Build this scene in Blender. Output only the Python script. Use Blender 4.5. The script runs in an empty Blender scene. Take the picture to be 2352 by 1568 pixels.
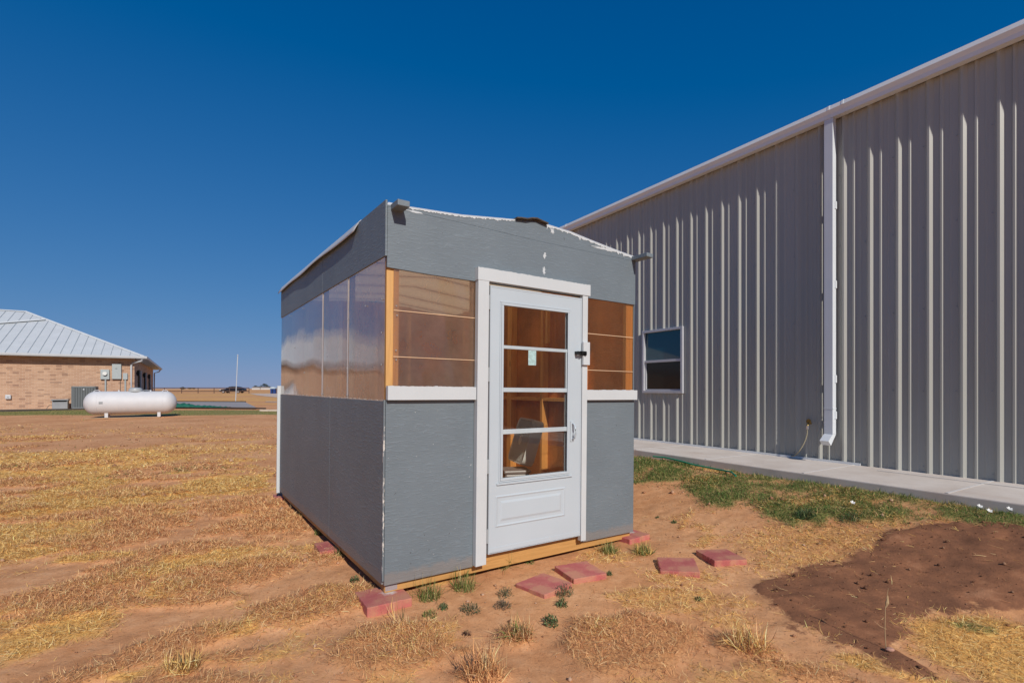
import bpy, bmesh, math, random
import numpy as np
from mathutils import Matrix, Vector
R = math.radians
SC = bpy.context.scene
COL = SC.collection
rnd = random.Random(7)
NP = np.random.default_rng(11)

# ------------------------------------------------------------------ camera, sky, sun, exposure
EYE = 1.48; FPX = 1166.0            # eye height; focal length for a 2352 px wide picture
cam = bpy.data.cameras.new('camera'); co = bpy.data.objects.new('camera', cam); COL.objects.link(co)
co.location = (0, 0, EYE); co.rotation_euler = (R(90), 0, 0)
cam.sensor_width = 36; cam.lens = FPX/2352*36; cam.shift_y = 108/2352.; cam.clip_end = 9000; cam.clip_start = .05
SC.camera = co
SUN_EL = R(34.5); SUNH = (0.4027, -0.9153)
sd = Vector((SUNH[0]*math.cos(SUN_EL), SUNH[1]*math.cos(SUN_EL), math.sin(SUN_EL))).normalized()
sl = bpy.data.lights.new('sun', 'SUN'); so = bpy.data.objects.new('sun', sl); COL.objects.link(so)
sl.energy = 3.9; sl.angle = R(.53); sl.color = (1, .945, .87)
so.rotation_euler = sd.to_track_quat('Z', 'Y').to_euler(); so.location = (10, -20, 30)
w = bpy.data.worlds.new('World'); SC.world = w; w.use_nodes = True
nt = w.node_tree; bg = nt.nodes['Background']
sky = nt.nodes.new('ShaderNodeTexSky'); sky.sky_type = 'NISHITA'; sky.sun_disc = False
sky.sun_elevation = SUN_EL; sky.sun_rotation = math.atan2(SUNH[0], SUNH[1])
sky.altitude = 900; sky.air_density = .8; sky.dust_density = .15; sky.ozone_density = 3.5
def wmath(op, a, b):
    n = nt.nodes.new('ShaderNodeMath'); n.operation = op
    for k_, v_ in enumerate((a, b)):
        if isinstance(v_, (int, float)): n.inputs[k_].default_value = v_
        else: nt.links.new(v_, n.inputs[k_])
    return n.outputs[0]
# deep polarised-looking blue: the bright horizon of the model sky is compressed channel by channel
K = .085; spx = nt.nodes.new('ShaderNodeSeparateColor'); cbx = nt.nodes.new('ShaderNodeCombineColor'); nt.links.new(sky.outputs[0], spx.inputs[0])
for ch, (a_, b_, c_) in enumerate(((.62, 1.0, .034), (1.10, 2.35, .002), (2.45, 3.7, 0))):
    x_ = wmath('MULTIPLY', spx.outputs[ch], K)
    y_ = wmath('SUBTRACT', wmath('DIVIDE', wmath('MULTIPLY', x_, a_), wmath('ADD', wmath('MULTIPLY', x_, b_), 1.0)), c_)
    nt.links.new(wmath('DIVIDE', wmath('MAXIMUM', y_, 0.0), K), cbx.inputs[ch])
nt.links.new(cbx.outputs[0], bg.inputs[0])
bg.inputs[1].default_value = .085
SC.view_settings.view_transform = 'Standard'; SC.view_settings.look = 'None'
SC.view_settings.exposure = 0; SC.view_settings.gamma = 1

# ------------------------------------------------------------------ helpers
def tag(o, label=None, cat=None, group=None, kind=None):
    if label: o['label'] = label
    if cat: o['category'] = cat
    if group: o['group'] = group
    if kind: o['kind'] = kind
    return o
def thing(name, label, cat, mw=None, group=None):
    o = bpy.data.objects.new(name, None); COL.objects.link(o); o.empty_display_size = .2
    if mw is not None: o.matrix_world = mw
    return tag(o, label, cat, group)
class MB:
    def __init__(s): s.v = []; s.f = []; s.m = []; s.mi = 0
    def add(s, vs, fs):
        b = len(s.v); s.v += [tuple(p) for p in vs]; s.f += [tuple(b+i for i in f) for f in fs]; s.m += [s.mi]*len(fs); return s
    def box(s, x0, x1, y0, y1, z0, z1):
        return s.add([(x0,y0,z0),(x1,y0,z0),(x1,y1,z0),(x0,y1,z0),(x0,y0,z1),(x1,y0,z1),(x1,y1,z1),(x0,y1,z1)],
              [(0,3,2,1),(4,5,6,7),(0,1,5,4),(1,2,6,5),(2,3,7,6),(3,0,4,7)])
    def prism(s, poly, a, b, ax='y'):       # polygon extruded between a and b along an axis
        n = len(poly)
        mk = {'y': lambda p, t: (p[0], t, p[1]), 'z': lambda p, t: (p[0], p[1], t), 'x': lambda p, t: (t, p[0], p[1])}[ax]
        return s.add([mk(p, a) for p in poly]+[mk(p, b) for p in poly],
              [tuple(range(n)), tuple(range(2*n-1, n-1, -1))]+[((i+1)%n, i, i+n, (i+1)%n+n) for i in range(n)])
    def tube(s, pts, r, n=8, cap=True):
        pts = [Vector(p) for p in pts]; rs = r if isinstance(r, (list, tuple)) else [r]*len(pts)
        rings = []; up = None
        for i, p in enumerate(pts):
            d = (pts[min(i+1, len(pts)-1)]-pts[max(i-1, 0)]).normalized()
            if up is None: up = Vector((0,0,1)) if abs(d.z) < .9 else Vector((1,0,0))
            a = d.cross(up).normalized(); b_ = d.cross(a).normalized()
            rings.append([p+(a*math.cos(2*math.pi*k/n)+b_*math.sin(2*math.pi*k/n))*rs[i] for k in range(n)])
        vs = [q for rg in rings for q in rg]
        fs = [(i*n+k, i*n+(k+1)%n, (i+1)*n+(k+1)%n, (i+1)*n+k) for i in range(len(pts)-1) for k in range(n)]
        if cap: fs += [tuple(range(n-1, -1, -1)), tuple(range((len(pts)-1)*n, len(pts)*n))]
        return s.add(vs, fs)
    def lathe(s, prof, c=(0,0,0), ax='z', n=24):   # profile (r, h)
        vs = []
        for r_, h in prof:
            for k in range(n):
                a = 2*math.pi*k/n; x, y = r_*math.cos(a), r_*math.sin(a)
                p = {'z': (x, y, h), 'x': (h, x, y), 'y': (x, h, y)}[ax]
                vs.append((c[0]+p[0], c[1]+p[1], c[2]+p[2]))
        fs = [(i*n+k, i*n+(k+1)%n, (i+1)*n+(k+1)%n, (i+1)*n+k) for i in range(len(prof)-1) for k in range(n)]
        return s.add(vs, fs+[tuple(range(n-1, -1, -1)), tuple(range((len(prof)-1)*n, len(prof)*n))])
    def build(s, name, mat, parent=None, bevel=0, smooth=False, label=None):
        me = bpy.data.meshes.new(name); me.from_pydata(s.v, [], s.f)
        mats = mat if isinstance(mat, (list, tuple)) else [mat]
        for m in mats: me.materials.append(m)
        if any(s.m): me.polygons.foreach_set('material_index', s.m)
        bm = bmesh.new(); bm.from_mesh(me); bmesh.ops.recalc_face_normals(bm, faces=bm.faces); bm.to_mesh(me); bm.free()
        if smooth:
            me.polygons.foreach_set('use_smooth', [True]*len(me.polygons))
            if smooth != 'full': me.set_sharp_from_angle(angle=R(38))
        o = bpy.data.objects.new(name, me); COL.objects.link(o)
        if parent is not None: o.parent = parent
        if bevel:
            b = o.modifiers.new('bevel', 'BEVEL'); b.width = bevel; b.segments = 2; b.limit_method = 'ANGLE'; b.angle_limit = R(50)
        if label: o['label'] = label
        return o
def copy_tree(o, parent=None):
    c = o.copy(); COL.objects.link(c)
    if parent is not None: c.parent = parent
    for ch in list(o.children): copy_tree(ch, c)
    return c

# value noise on arrays
_T = np.random.default_rng(3).random((256, 256))
def vnoise(x, y):
    xi = np.floor(x).astype(int); yi = np.floor(y).astype(int); fx = x-xi; fy = y-yi
    fx = fx*fx*(3-2*fx); fy = fy*fy*(3-2*fy)
    g = lambda a, b: _T[a & 255, b & 255]
    return (g(xi, yi)*(1-fx)+g(xi+1, yi)*fx)*(1-fy)+(g(xi, yi+1)*(1-fx)+g(xi+1, yi+1)*fx)*fy
def fbm(x, y, o=4):
    s = 0; a = .5
    for i in range(o): s = s+a*vnoise(x*2**i+17.3*i, y*2**i+9.1*i); a *= .5
    return s/(1-.5**o)
def sstep(a, b, x):
    t = np.clip((x-a)/(b-a), 0, 1); return t*t*(3-2*t)

# ------------------------------------------------------------------ materials
def srgb(r, g, b): return tuple(((c/255)/12.92 if c/255 <= .04045 else ((c/255+.055)/1.055)**2.4) for c in (r, g, b))
def M(name):
    m = bpy.data.materials.new(name); m.use_nodes = True
    return m, m.node_tree, m.node_tree.nodes['Principled BSDF']
def node(nt, t, **k):
    n = nt.nodes.new(t)
    for a, b in k.items():
        if a in n.inputs: n.inputs[a].default_value = b
        else: setattr(n, a, b)
    return n
def L(nt, a, b): nt.links.new(a, b)
def coords(nt, scale=(1,1,1), rot=(0,0,0), kind='Object'):
    tc = node(nt, 'ShaderNodeTexCoord'); mp = node(nt, 'ShaderNodeMapping')
    mp.inputs['Scale'].default_value = scale; mp.inputs['Rotation'].default_value = rot
    L(nt, tc.outputs[kind], mp.inputs[0]); return mp.outputs[0]
def noise(nt, vec, scale, detail=4, rough=.6, dist=0):
    n = node(nt, 'ShaderNodeTexNoise', Scale=scale, Detail=detail, Roughness=rough, Distortion=dist); L(nt, vec, n.inputs['Vector']); return n.outputs['Fac']
def ramp(nt, fac, stops):
    n = node(nt, 'ShaderNodeValToRGB'); e = n.color_ramp.elements
    while len(e) < len(stops): e.new(.5)
    for i, (p, c) in enumerate(stops): e[i].position = p; e[i].color = (*c, 1) if len(c) == 3 else c
    L(nt, fac, n.inputs[0]); return n.outputs[0]
def mixc(nt, fac, a, b, mode='MIX'):
    n = node(nt, 'ShaderNodeMix', data_type='RGBA', blend_type=mode)
    for i, v in ((0, fac), (6, a), (7, b)):
        if hasattr(v, 'is_linked') or hasattr(v, 'links'): L(nt, v, n.inputs[i])
        else: n.inputs[i].default_value = v if i == 0 else (*v, 1)
    return n.outputs[2]
def bump(nt, h, bs, strength=.4, dist=.01, prev=None):
    b = node(nt, 'ShaderNodeBump', Strength=strength, Distance=dist); L(nt, h, b.inputs['Height'])
    if prev is not None: L(nt, prev, b.inputs['Normal'])
    L(nt, b.outputs[0], bs.inputs['Normal']); return b.outputs[0]
def flat(name, c, rough=.5, metal=0, var=.12, vs=3, bmp=0, bsc=60, spec=None):
    m, nt, bs = M(name); v = coords(nt)
    f = noise(nt, v, vs, 5)
    L(nt, ramp(nt, f, [(.3, tuple(x*(1-var) for x in c)), (.7, tuple(min(1, x*(1+var)) for x in c))]), bs.inputs['Base Color'])
    bs.inputs['Roughness'].default_value = rough; bs.inputs['Metallic'].default_value = metal
    if spec is not None: bs.inputs['Specular IOR Level'].default_value = spec
    if bmp: bump(nt, noise(nt, v, bsc, 3), bs, bmp, .004)
    return m
def osb(name, c, rough=.55, strength=.38, chips=0.0, var=.09):
    """painted strand board: short ridges running mostly sideways"""
    m, nt, bs = M(name); tc = node(nt, 'ShaderNodeTexCoord')
    vo = node(nt, 'ShaderNodeTexVoronoi', Scale=11.0); L(nt, tc.outputs['Object'], vo.inputs['Vector'])
    sv = node(nt, 'ShaderNodeSeparateColor'); L(nt, vo.outputs['Color'], sv.inputs[0]); prev_ = None
    for i, (rot, sc) in enumerate((((.1, .25, 0), (12, 12, 70)), ((-.3, -.45, .3), (12, 12, 70)), ((.5, 1.0, 0), (14, 14, 70)), ((-.6, -1.1, 0), (12, 12, 60)))):
        mp = node(nt, 'ShaderNodeMapping'); mp.inputs['Scale'].default_value = sc; mp.inputs['Rotation'].default_value = rot
        mp.inputs['Location'].default_value = (i*3.1, i, 0); L(nt, tc.outputs['Object'], mp.inputs[0]); o_ = noise(nt, mp.outputs[0], 1.0, 3, .55, .6)
        if prev_ is not None:
            a = node(nt, 'ShaderNodeMix', data_type='FLOAT'); q_ = node(nt, 'ShaderNodeMath', operation='GREATER_THAN'); L(nt, sv.outputs[0], q_.inputs[0]); q_.inputs[1].default_value = (0, .35, .62, .8)[i]
            L(nt, q_.outputs[0], a.inputs[0]); L(nt, prev_, a.inputs[2]); L(nt, o_, a.inputs[3]); o_ = a.outputs[0]
        prev_ = o_
    class b: outputs = [prev_]
    h = ramp(nt, b.outputs[0], [(.40, (0,)*3), (.55, (.25,)*3), (.68, (1,)*3)])
    col = ramp(nt, noise(nt, tc.outputs['Object'], 1.6, 6, .6), [(.3, tuple(x*(1-var) for x in c)), (.72, tuple(x*(1+var) for x in c))])
    col = mixc(nt, .16, col, ramp(nt, h, [(0, tuple(x*.7 for x in c)), (1, tuple(min(1, x*1.35) for x in c))]))
    if chips:
        ch = ramp(nt, noise(nt, tc.outputs['Object'], 55, 4), [(.735-chips*.02, (0,)*3), (.76, (1,)*3)])
        col = mixc(nt, ch, col, (.62, .6, .56))
    if c[2] > c[0]:
        sz = node(nt, 'ShaderNodeSeparateXYZ'); L(nt, tc.outputs['Object'], sz.inputs[0]); md = node(nt, 'ShaderNodeMath', operation='MULTIPLY_ADD')
        L(nt, noise(nt, tc.outputs['Object'], 16, 6, .75), md.inputs[0]); md.inputs[1].default_value = -.13; L(nt, sz.outputs['Z'], md.inputs[2])
        col = mixc(nt, ramp(nt, md.outputs[0], [(0, (.30,)*3), (.03, (0,)*3)]), col, (.33, .22, .15))
        nl = ramp(nt, noise(nt, tc.outputs['Object'], 30, 2), [(.74, (0,)*3), (.77, (.8,)*3)]); col = mixc(nt, nl, col, (.06, .06, .06))
    L(nt, col, bs.inputs['Base Color']); bs.inputs['Roughness'].default_value = rough
    p = bump(nt, h, bs, strength, .004); bump(nt, noise(nt, tc.outputs['Object'], 1.3, 2), bs, .4, .03, p)
    return m
def wood(name, c1, c2, axis='z', rough=.65, fine=1):
    m, nt, bs = M(name)
    sc = {'x': (.7, 14, 14), 'y': (14, .7, 14), 'z': (14, 14, .7)}[axis]
    v = coords(nt, sc); f = noise(nt, v, 1.6*fine, 5, .6, 1.2)
    v2 = coords(nt, tuple(s*5 for s in sc)); f2 = noise(nt, v2, 1, 3)
    col = ramp(nt, f, [(.32, c2), (.5, c1), (.62, tuple(.5*(a+b) for a, b in zip(c1, c2))), (.75, c1)])
    col = mixc(nt, .3, col, ramp(nt, f2, [(.3, tuple(x*.6 for x in c1)), (.7, c1)]))
    kn = node(nt, 'ShaderNodeTexVoronoi', Scale=1.0); L(nt, coords(nt, {'x': (2.2, 9, 9), 'y': (9, 2.2, 9), 'z': (9, 9, 2.2)}[axis]), kn.inputs['Vector'])
    col = mixc(nt, ramp(nt, kn.outputs['Distance'], [(.06, (.85,)*3), (.12, (0,)*3)]), col, tuple(x*.35 for x in c2))
    L(nt, col, bs.inputs['Base Color']); bs.inputs['Roughness'].default_value = rough; bump(nt, f, bs, .15, .002)
    return m
def whitepaint(name, c=(.575, .60, .605)):
    m, nt, bs = M(name); v = coords(nt)
    dirt = ramp(nt, noise(nt, v, 26, 5, .7), [(.66, (0,)*3), (.78, (.7,)*3)])
    col = ramp(nt, noise(nt, v, 2.5, 5), [(.3, tuple(x*.93 for x in c)), (.7, c)])
    col = mixc(nt, dirt, col, (.40, .37, .32))
    L(nt, col, bs.inputs['Base Color']); bs.inputs['Roughness'].default_value = .5
    bump(nt, noise(nt, coords(nt, (20, 20, 4)), 3, 4), bs, .35, .004); return m

grey_paint = osb('grey_strandboard_paint', (.158, .190, .212), chips=0)
grey_chip = osb('grey_paint_with_chips', (.158, .190, .212), chips=1.0)
white_trim = whitepaint('white_trim_paint')
door_white = flat('storm_door_enamel', (.48, .535, .57), .3, 0, .03, 1.5)
lumber_x = wood('yellow_lumber_x', (.58, .31, .10), (.42, .20, .055), 'x')
lumber_y = wood('yellow_lumber_y', (.58, .31, .10), (.42, .20, .055), 'y')
lumber_z = wood('yellow_lumber_z', (.68, .38, .13), (.52, .26, .08), 'z')
stud_in = wood('stud_lumber', (.92, .50, .15), (.75, .34, .08), 'z')
board_in = osb('brown_board', (.62, .25, .06), .7, .5, 0, .6)
grey_metal = flat('grey_steel', (.32, .34, .35), .45, .3)
black_metal = flat('black_iron', (.02, .02, .02), .45, .5)
cream_edge = flat('raw_cream_edge', (.62, .52, .42), .8, 0, .2, 20)

def roof_sheet():
    m, nt, bs = M('white_roof_sheet'); v = coords(nt)
    L(nt, ramp(nt, noise(nt, v, 4, 5), [(.3, (.55, .57, .60)), (.7, (.66, .68, .70))]), bs.inputs['Base Color'])
    bs.inputs['Roughness'].default_value = .45
    tr = node(nt, 'ShaderNodeBsdfTranslucent'); tr.inputs[0].default_value = (1, .98, .93, 1)
    mx = node(nt, 'ShaderNodeMixShader'); mx.inputs[0].default_value = .85
    L(nt, bs.outputs[0], mx.inputs[1]); L(nt, tr.outputs[0], mx.inputs[2]); L(nt, mx.outputs[0], nt.nodes['Material Output'].inputs[0]); return m
roof_m = roof_sheet()
diffuser_m, nt, bs = M('added_tan_diffuser'); bs.inputs['Base Color'].default_value = (.50, .36, .24, 1); bs.inputs['Roughness'].default_value = .8  # translucent tan for the added sheet that evens the roof light indoors
tr = node(nt, 'ShaderNodeBsdfTranslucent'); tr.inputs[0].default_value = (.92, .70, .45, 1); mx = node(nt, 'ShaderNodeMixShader'); mx.inputs[0].default_value = .75
L(nt, bs.outputs[0], mx.inputs[1]); L(nt, tr.outputs[0], mx.inputs[2]); L(nt, mx.outputs[0], nt.nodes['Material Output'].inputs[0])
def poly_mat(name, axis, tint, haze, refl, fl=320, hcol=(.5, .47, .45)):
    """twin-wall plastic: clear tint, a little milky scatter, fine flutes, glossy skin"""
    m, nt, bs = M(name); out = nt.nodes['Material Output']; nt.nodes.remove(bs)
    tc = node(nt, 'ShaderNodeTexCoord')
    wv = node(nt, 'ShaderNodeTexWave', Scale=fl/6.28, Distortion=0.0); wv.bands_direction = axis; L(nt, tc.outputs['Object'], wv.inputs['Vector'])
    n1 = noise(nt, coords(nt, (1, 1, 1)), 3.0, 3)
    big = node(nt, 'ShaderNodeBump', Strength=.12, Distance=.012); L(nt, n1, big.inputs['Height'])
    fine = node(nt, 'ShaderNodeBump', Strength=.05, Distance=.001); L(nt, wv.outputs['Fac'], fine.inputs['Height']); L(nt, big.outputs[0], fine.inputs['Normal'])
    tr = node(nt, 'ShaderNodeBsdfTransparent'); tr.inputs[0].default_value = (*tint, 1)
    df = node(nt, 'ShaderNodeBsdfDiffuse'); df.inputs[0].default_value = (*hcol, 1)
    tl = node(nt, 'ShaderNodeBsdfTranslucent'); tl.inputs[0].default_value = (.8, .68, .54, 1)
    m0 = node(nt, 'ShaderNodeMixShader'); m0.inputs[0].default_value = .55; L(nt, df.outputs[0], m0.inputs[1]); L(nt, tl.outputs[0], m0.inputs[2])
    m1 = node(nt, 'ShaderNodeMixShader'); hz = node(nt, 'ShaderNodeMapRange'); L(nt, noise(nt, coords(nt, (3, 3, 3)), 1.5, 5), hz.inputs[0])
    hz.inputs[1].default_value = .3; hz.inputs[2].default_value = .7; hz.inputs[3].default_value = haze*.75; hz.inputs[4].default_value = haze*1.25
    L(nt, hz.outputs[0], m1.inputs[0]); L(nt, tr.outputs[0], m1.inputs[1]); L(nt, m0.outputs[0], m1.inputs[2])
    gl = node(nt, 'ShaderNodeBsdfGlossy', Roughness=.045); L(nt, fine.outputs[0], gl.inputs['Normal'])
    fr = node(nt, 'ShaderNodeFresnel', IOR=1.55); mu = node(nt, 'ShaderNodeMath', operation='MULTIPLY', use_clamp=True); mu.inputs[1].default_value = refl
    L(nt, fr.outputs[0], mu.inputs[0]); m2 = node(nt, 'ShaderNodeMixShader')
    L(nt, mu.outputs[0], m2.inputs[0]); L(nt, m1.outputs[0], m2.inputs[1]); L(nt, gl.outputs[0], m2.inputs[2]); L(nt, m2.outputs[0], out.inputs[0])
    return m
poly_front = poly_mat('fluted_plastic_front', 'Z', (.86, .74, .62), .38, 1.1, hcol=(.44, .34, .27))
poly_side = poly_mat('fluted_plastic_side', 'Z', (.90, .78, .68), .48, 1.8, hcol=(.72, .64, .58))
poly_brown = poly_mat('fluted_plastic_brown', 'Z', (.86, .70, .56), .24, 1.0, hcol=(.42, .24, .13))
def glass_mat(name, tint, refl=1.0, dark=0):
    m, nt, bs = M(name); out = nt.nodes['Material Output']; nt.nodes.remove(bs)
    tr = node(nt, 'ShaderNodeBsdfTransparent'); tr.inputs[0].default_value = (*tint, 1)
    gl = node(nt, 'ShaderNodeBsdfGlossy', Roughness=.01); fr = node(nt, 'ShaderNodeFresnel', IOR=1.5)
    mu = node(nt, 'ShaderNodeMath', operation='MULTIPLY', use_clamp=True); mu.inputs[1].default_value = refl; L(nt, fr.outputs[0], mu.inputs[0])
    mx = node(nt, 'ShaderNodeMixShader'); L(nt, mu.outputs[0], mx.inputs[0]); L(nt, tr.outputs[0], mx.inputs[1]); L(nt, gl.outputs[0], mx.inputs[2])
    L(nt, mx.outputs[0], out.inputs[0]); return m
door_glass = glass_mat('door_glass', (.95, .96, .95), .8)

# ------------------------------------------------------------------ ground shape
BASE = .03
WN = Vector((-.8523, -.5233)); WT = Vector((-.5233, .8523)); WP = Vector((5.27, 5.23)); WZ = .507    # metal building wall line
def dwall(x, y): return (x-WP.x)*WN.x+(y-WP.y)*WN.y
def rise(x, y):
    a = BASE+np.clip((y-7)/23.*.47, 0, .47)*sstep(5, 11, y)
    d = dwall(x, y); b = BASE+.36*(1-sstep(1.1, 3.5, d))
    b = b*np.where(d < 8, 1, 1)
    return np.maximum(a, b)
def ray_ground(px, py, dz=0):
    dx, dzr = (px-1176)/FPX, (892-py)/FPX
    y = 2.
    for i in range(60): y = max(.5, (EYE-dz-float(rise(np.array(dx*y), np.array(y))))/(-dzr))*.5+y*.5
    return dx*y, y
def ell(px, py, rx, ry):                # a patch on the ground: centre, half sizes across and along the line of sight, bearing
    x, y = ray_ground(px, py); return (x, y, rx*y/FPX, ry*y*y/(FPX*1.4), math.atan2(x, y))
def patch(X, Y, e, soft=.6, wob=.75):
    x, y, a, b, t = e; dx, dy = X-x, Y-y; c, s = math.cos(t), math.sin(t)
    u = (dx*c-dy*s)/a; v = (dx*s+dy*c)/b
    r_ = np.sqrt(u*u+v*v)+wob*(fbm(X*2.6+x*7, Y*2.6+y*5, 5)-.5)*2
    return 1-sstep(1-soft*.5, 1+soft*.5, r_)
BROWN = [ell(*a) for a in [(880,1500,110,62),(730,1395,125,42),(620,1205,100,34),(755,1278,60,24),(1460,1490,150,62),(1195,1465,48,22),(1110,1560,75,22),
    (560,1320,150,34),(430,1265,90,22),(250,1245,90,22),(560,1160,90,20),(330,1205,90,22),(150,1380,110,28),(420,1480,130,30),(1720,1495,60,26),(1850,1560,120,26),(240,1545,160,25),(1060,1500,20,9)]]
STRAW = [ell(*a) for a in [(2280,1500,190,80),(1700,1385,60,17),(1620,1330,70,20),(1860,1265,170,48),(1660,1420,60,22),(540,1450,60,22),(320,1330,90,20),(90,1470,150,60),(1540,1330,60,22),(2100,1560,160,20),
    (60,1250,140,60),(240,1150,180,30),(520,1110,100,20),(180,1060,260,30),(1960,1240,120,30),(2010,1190,60,20),(1390,1275,60,18),(1000,1320,70,26)]]
GREEN = [ell(*a) for a in [(1560,1078,130,20),(1720,1108,140,26),(1900,1140,160,34),(2080,1165,180,32),(2290,1190,120,26),(1800,1165,60,18),(1700,1150,90,12),(1955,1180,55,14),(1480,1072,50,22),(1850,1190,45,14),(2230,1450,50,16)]]
SOILP = [ray_ground(*p) for p in [(1751,1361),(1766,1340),(1800,1325),(1844,1314),(1939,1290),(2009,1262),(2030,1235),(2052,1214),(2113,1203),(2230,1206),(2352,1216),(2600,1240),(2600,1390),(2347,1392),(2221,1404),(2130,1430),(2091,1435),(2134,1470),(2063,1500),(2113,1522),(2199,1575),(2120,1560),(1983,1500),(1896,1474),(1809,1438),(1760,1400)]]
def polydist(X, Y, P):
    inside = np.zeros(X.shape, bool); dm = np.full(X.shape, 1e9)
    for i in range(len(P)):
        (x0, y0), (x1, y1) = P[i], P[(i+1) % len(P)]
        c = ((y0 > Y) != (y1 > Y)) & (X < (x1-x0)*(Y-y0)/((y1-y0) if y1 != y0 else 1e-9)+x0); inside ^= c
        ex, ey = x1-x0, y1-y0; t = np.clip(((X-x0)*ex+(Y-y0)*ey)/(ex*ex+ey*ey), 0, 1)
        dm = np.minimum(dm, np.hypot(X-x0-t*ex, Y-y0-t*ey))
    return np.where(inside, dm, -dm)
def masks(X, Y):
    """dry grass, green grass, dark soil and brown-ness over the ground"""
    soil = sstep(-.10, .12, polydist(X, Y, SOILP)+(fbm(X*5, Y*5, 5)-.5)*.28)
    br = np.zeros(X.shape); st = np.zeros(X.shape); gr = np.zeros(X.shape)
    for e in BROWN: br = np.maximum(br, patch(X, Y, e))
    for e in STRAW: st = np.maximum(st, patch(X, Y, e, .7)*(.5 if e[0] > .45 and e[1] > 3.05 else 1))
    for e in GREEN: gr = np.maximum(gr, patch(X, Y, e, .8, .6))
    q = X/np.maximum(Y, .5)
    left = 1-sstep(-.62, -.30, q+.15*(fbm(X*.7, Y*.7)-.5))                      # the field to the left of the shed
    wx, wy = X*.95+Y*.25, -X*.25+Y*.95
    n = fbm(wx*.75+3, wy*1.5, 5); thr = .555-.10*sstep(-.6, -1.0, q)
    f = sstep(thr, thr+.06, n)*left*sstep(18.5, 12.5, Y)
    f2 = sstep(.50, .62, fbm(X*.5, Y*1.2+40, 4))*sstep(9, 12, Y)*sstep(19, 13, Y)*.6*(q < 0)
    hue = sstep(.45, .58, fbm(X*1.3+50, Y*1.9+11, 3))
    st = np.maximum(st, np.maximum(f*(1-hue*.8), f2)); br = np.maximum(br, f*hue*.9)
    st = np.maximum(st, (sstep(.60, .68, fbm(X*1.7+8, Y*1.7+2, 4)))*.55*(Y < 8))
    wob = (fbm(X*.5, Y*.5)-.5)*1.2
    lawn = sstep(21.3, 22.2, Y+wob)*sstep(25.8, 25.0, Y+wob*.4)*(q < -.35)
    gr = np.maximum(gr, lawn*(.8+.2*sstep(-.62, -.9, q)))
    gr = np.maximum(gr, .18*sstep(.57, .66, fbm(X*1.1+70, Y*1.1, 3))*(Y > 8)*(Y < 22)*(q < -.3))
    far = sstep(27, 31, Y)*(.35+.4*sstep(.4, .6, fbm(X*.12, Y*.25)))
    st = np.maximum(st, far)
    gr = gr*np.where(Y < 14, np.clip(.55+1.9*(fbm(X*4, Y*4, 3)-.38), .25, 1), 1)
    k = 1-soil*.96
    return st*k, gr*(1-soil*.9), soil, br*k
def gz(X, Y, full=True):
    X = np.asarray(X, float); Y = np.asarray(Y, float)
    z = rise(X, Y)
    if full:
        st, gr, so_, br = masks(X, Y)
        near = sstep(30, 10, Y)
        z = z+near*((fbm(X*1.3, Y*1.3, 4)-.5)*.05+(fbm(X*9, Y*9, 3)-.5)*.014)
        z = z+near*(.012*st+.028*br+.02*gr)+so_*(.030+(fbm(X*16, Y*16, 4)-.5)*.018+(fbm(X*3, Y*3, 3)-.5)*.02)
    return z
def grid_axis(segs):
    out = []
    for a, b, s in segs: out += list(np.arange(a, b, s))
    return np.array(out+[segs[-1][1]])
xs = grid_axis([(-6000,-600,600),(-600,-60,45),(-60,-24,3),(-24,-9,.4),(-9,-4.2,.09),(-4.2,5.2,.028),(5.2,9,.12),(9,60,4),(60,600,60),(600,6000,600)])
ys = grid_axis([(-300,-20,20),(-20,1.6,1.2),(1.6,6.2,.028),(6.2,9.5,.06),(9.5,30,.25),(30,60,2),(60,600,20),(600,8000,600)])
GX, GY = np.meshgrid(xs, ys); gst, ggr, gso, gbr = masks(GX, GY); GZ = gz(GX, GY)
nx, ny = len(xs), len(ys)
me = bpy.data.meshes.new('ground'); me.vertices.add(nx*ny)
me.vertices.foreach_set('co', np.stack([GX, GY, GZ], -1).astype(np.float32).ravel())
ii = (np.arange(ny-1)[:, None]*nx+np.arange(nx-1)[None]).ravel()
q4 = np.stack([ii, ii+1, ii+1+nx, ii+nx], -1).ravel()
me.loops.add(len(q4)); me.loops.foreach_set('vertex_index', q4)
me.polygons.add(len(ii)); me.polygons.foreach_set('loop_start', np.arange(0, len(q4), 4)); me.polygons.foreach_set('loop_total', np.full(len(ii), 4)); me.update()
me.polygons.foreach_set('use_smooth', np.ones(len(ii), bool))
at = me.color_attributes.new('cover', 'FLOAT_COLOR', 'POINT')
at.data.foreach_set('color', np.stack([gst, ggr, gso, gbr], -1).astype(np.float32).ravel())
m, nt, bs = M('red_dirt'); v = coords(nt, kind='Object'); ca = node(nt, 'ShaderNodeVertexColor', layer_name='cover')
sp = node(nt, 'ShaderNodeSeparateColor'); L(nt, ca.outputs['Color'], sp.inputs[0])
d1 = ramp(nt, noise(nt, v, .8, 7, .62), [(.28, (.42, .18, .075)), (.44, (.58, .27, .12)), (.56, (.68, .345, .165)), (.75, (.76, .43, .22))])
d1 = mixc(nt, .45, d1, ramp(nt, noise(nt, v, 9, 6, .7), [(.3, (.40, .18, .075)), (.5, (.62, .31, .145)), (.72, (.80, .48, .26))]))
d1 = mixc(nt, ramp(nt, noise(nt, v, 75, 2), [(.66, (0,)*3), (.72, (.6,)*3)]), d1, (.22, .10, .055))
d1 = mixc(nt, ramp(nt, noise(nt, v, 38, 5, .75), [(.56, (0,)*3), (.66, (.55,)*3)]), d1, (.30, .14, .07))
far_n = noise(nt, coords(nt, (.5, 1, 1)), 1.2, 8, .7)
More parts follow.
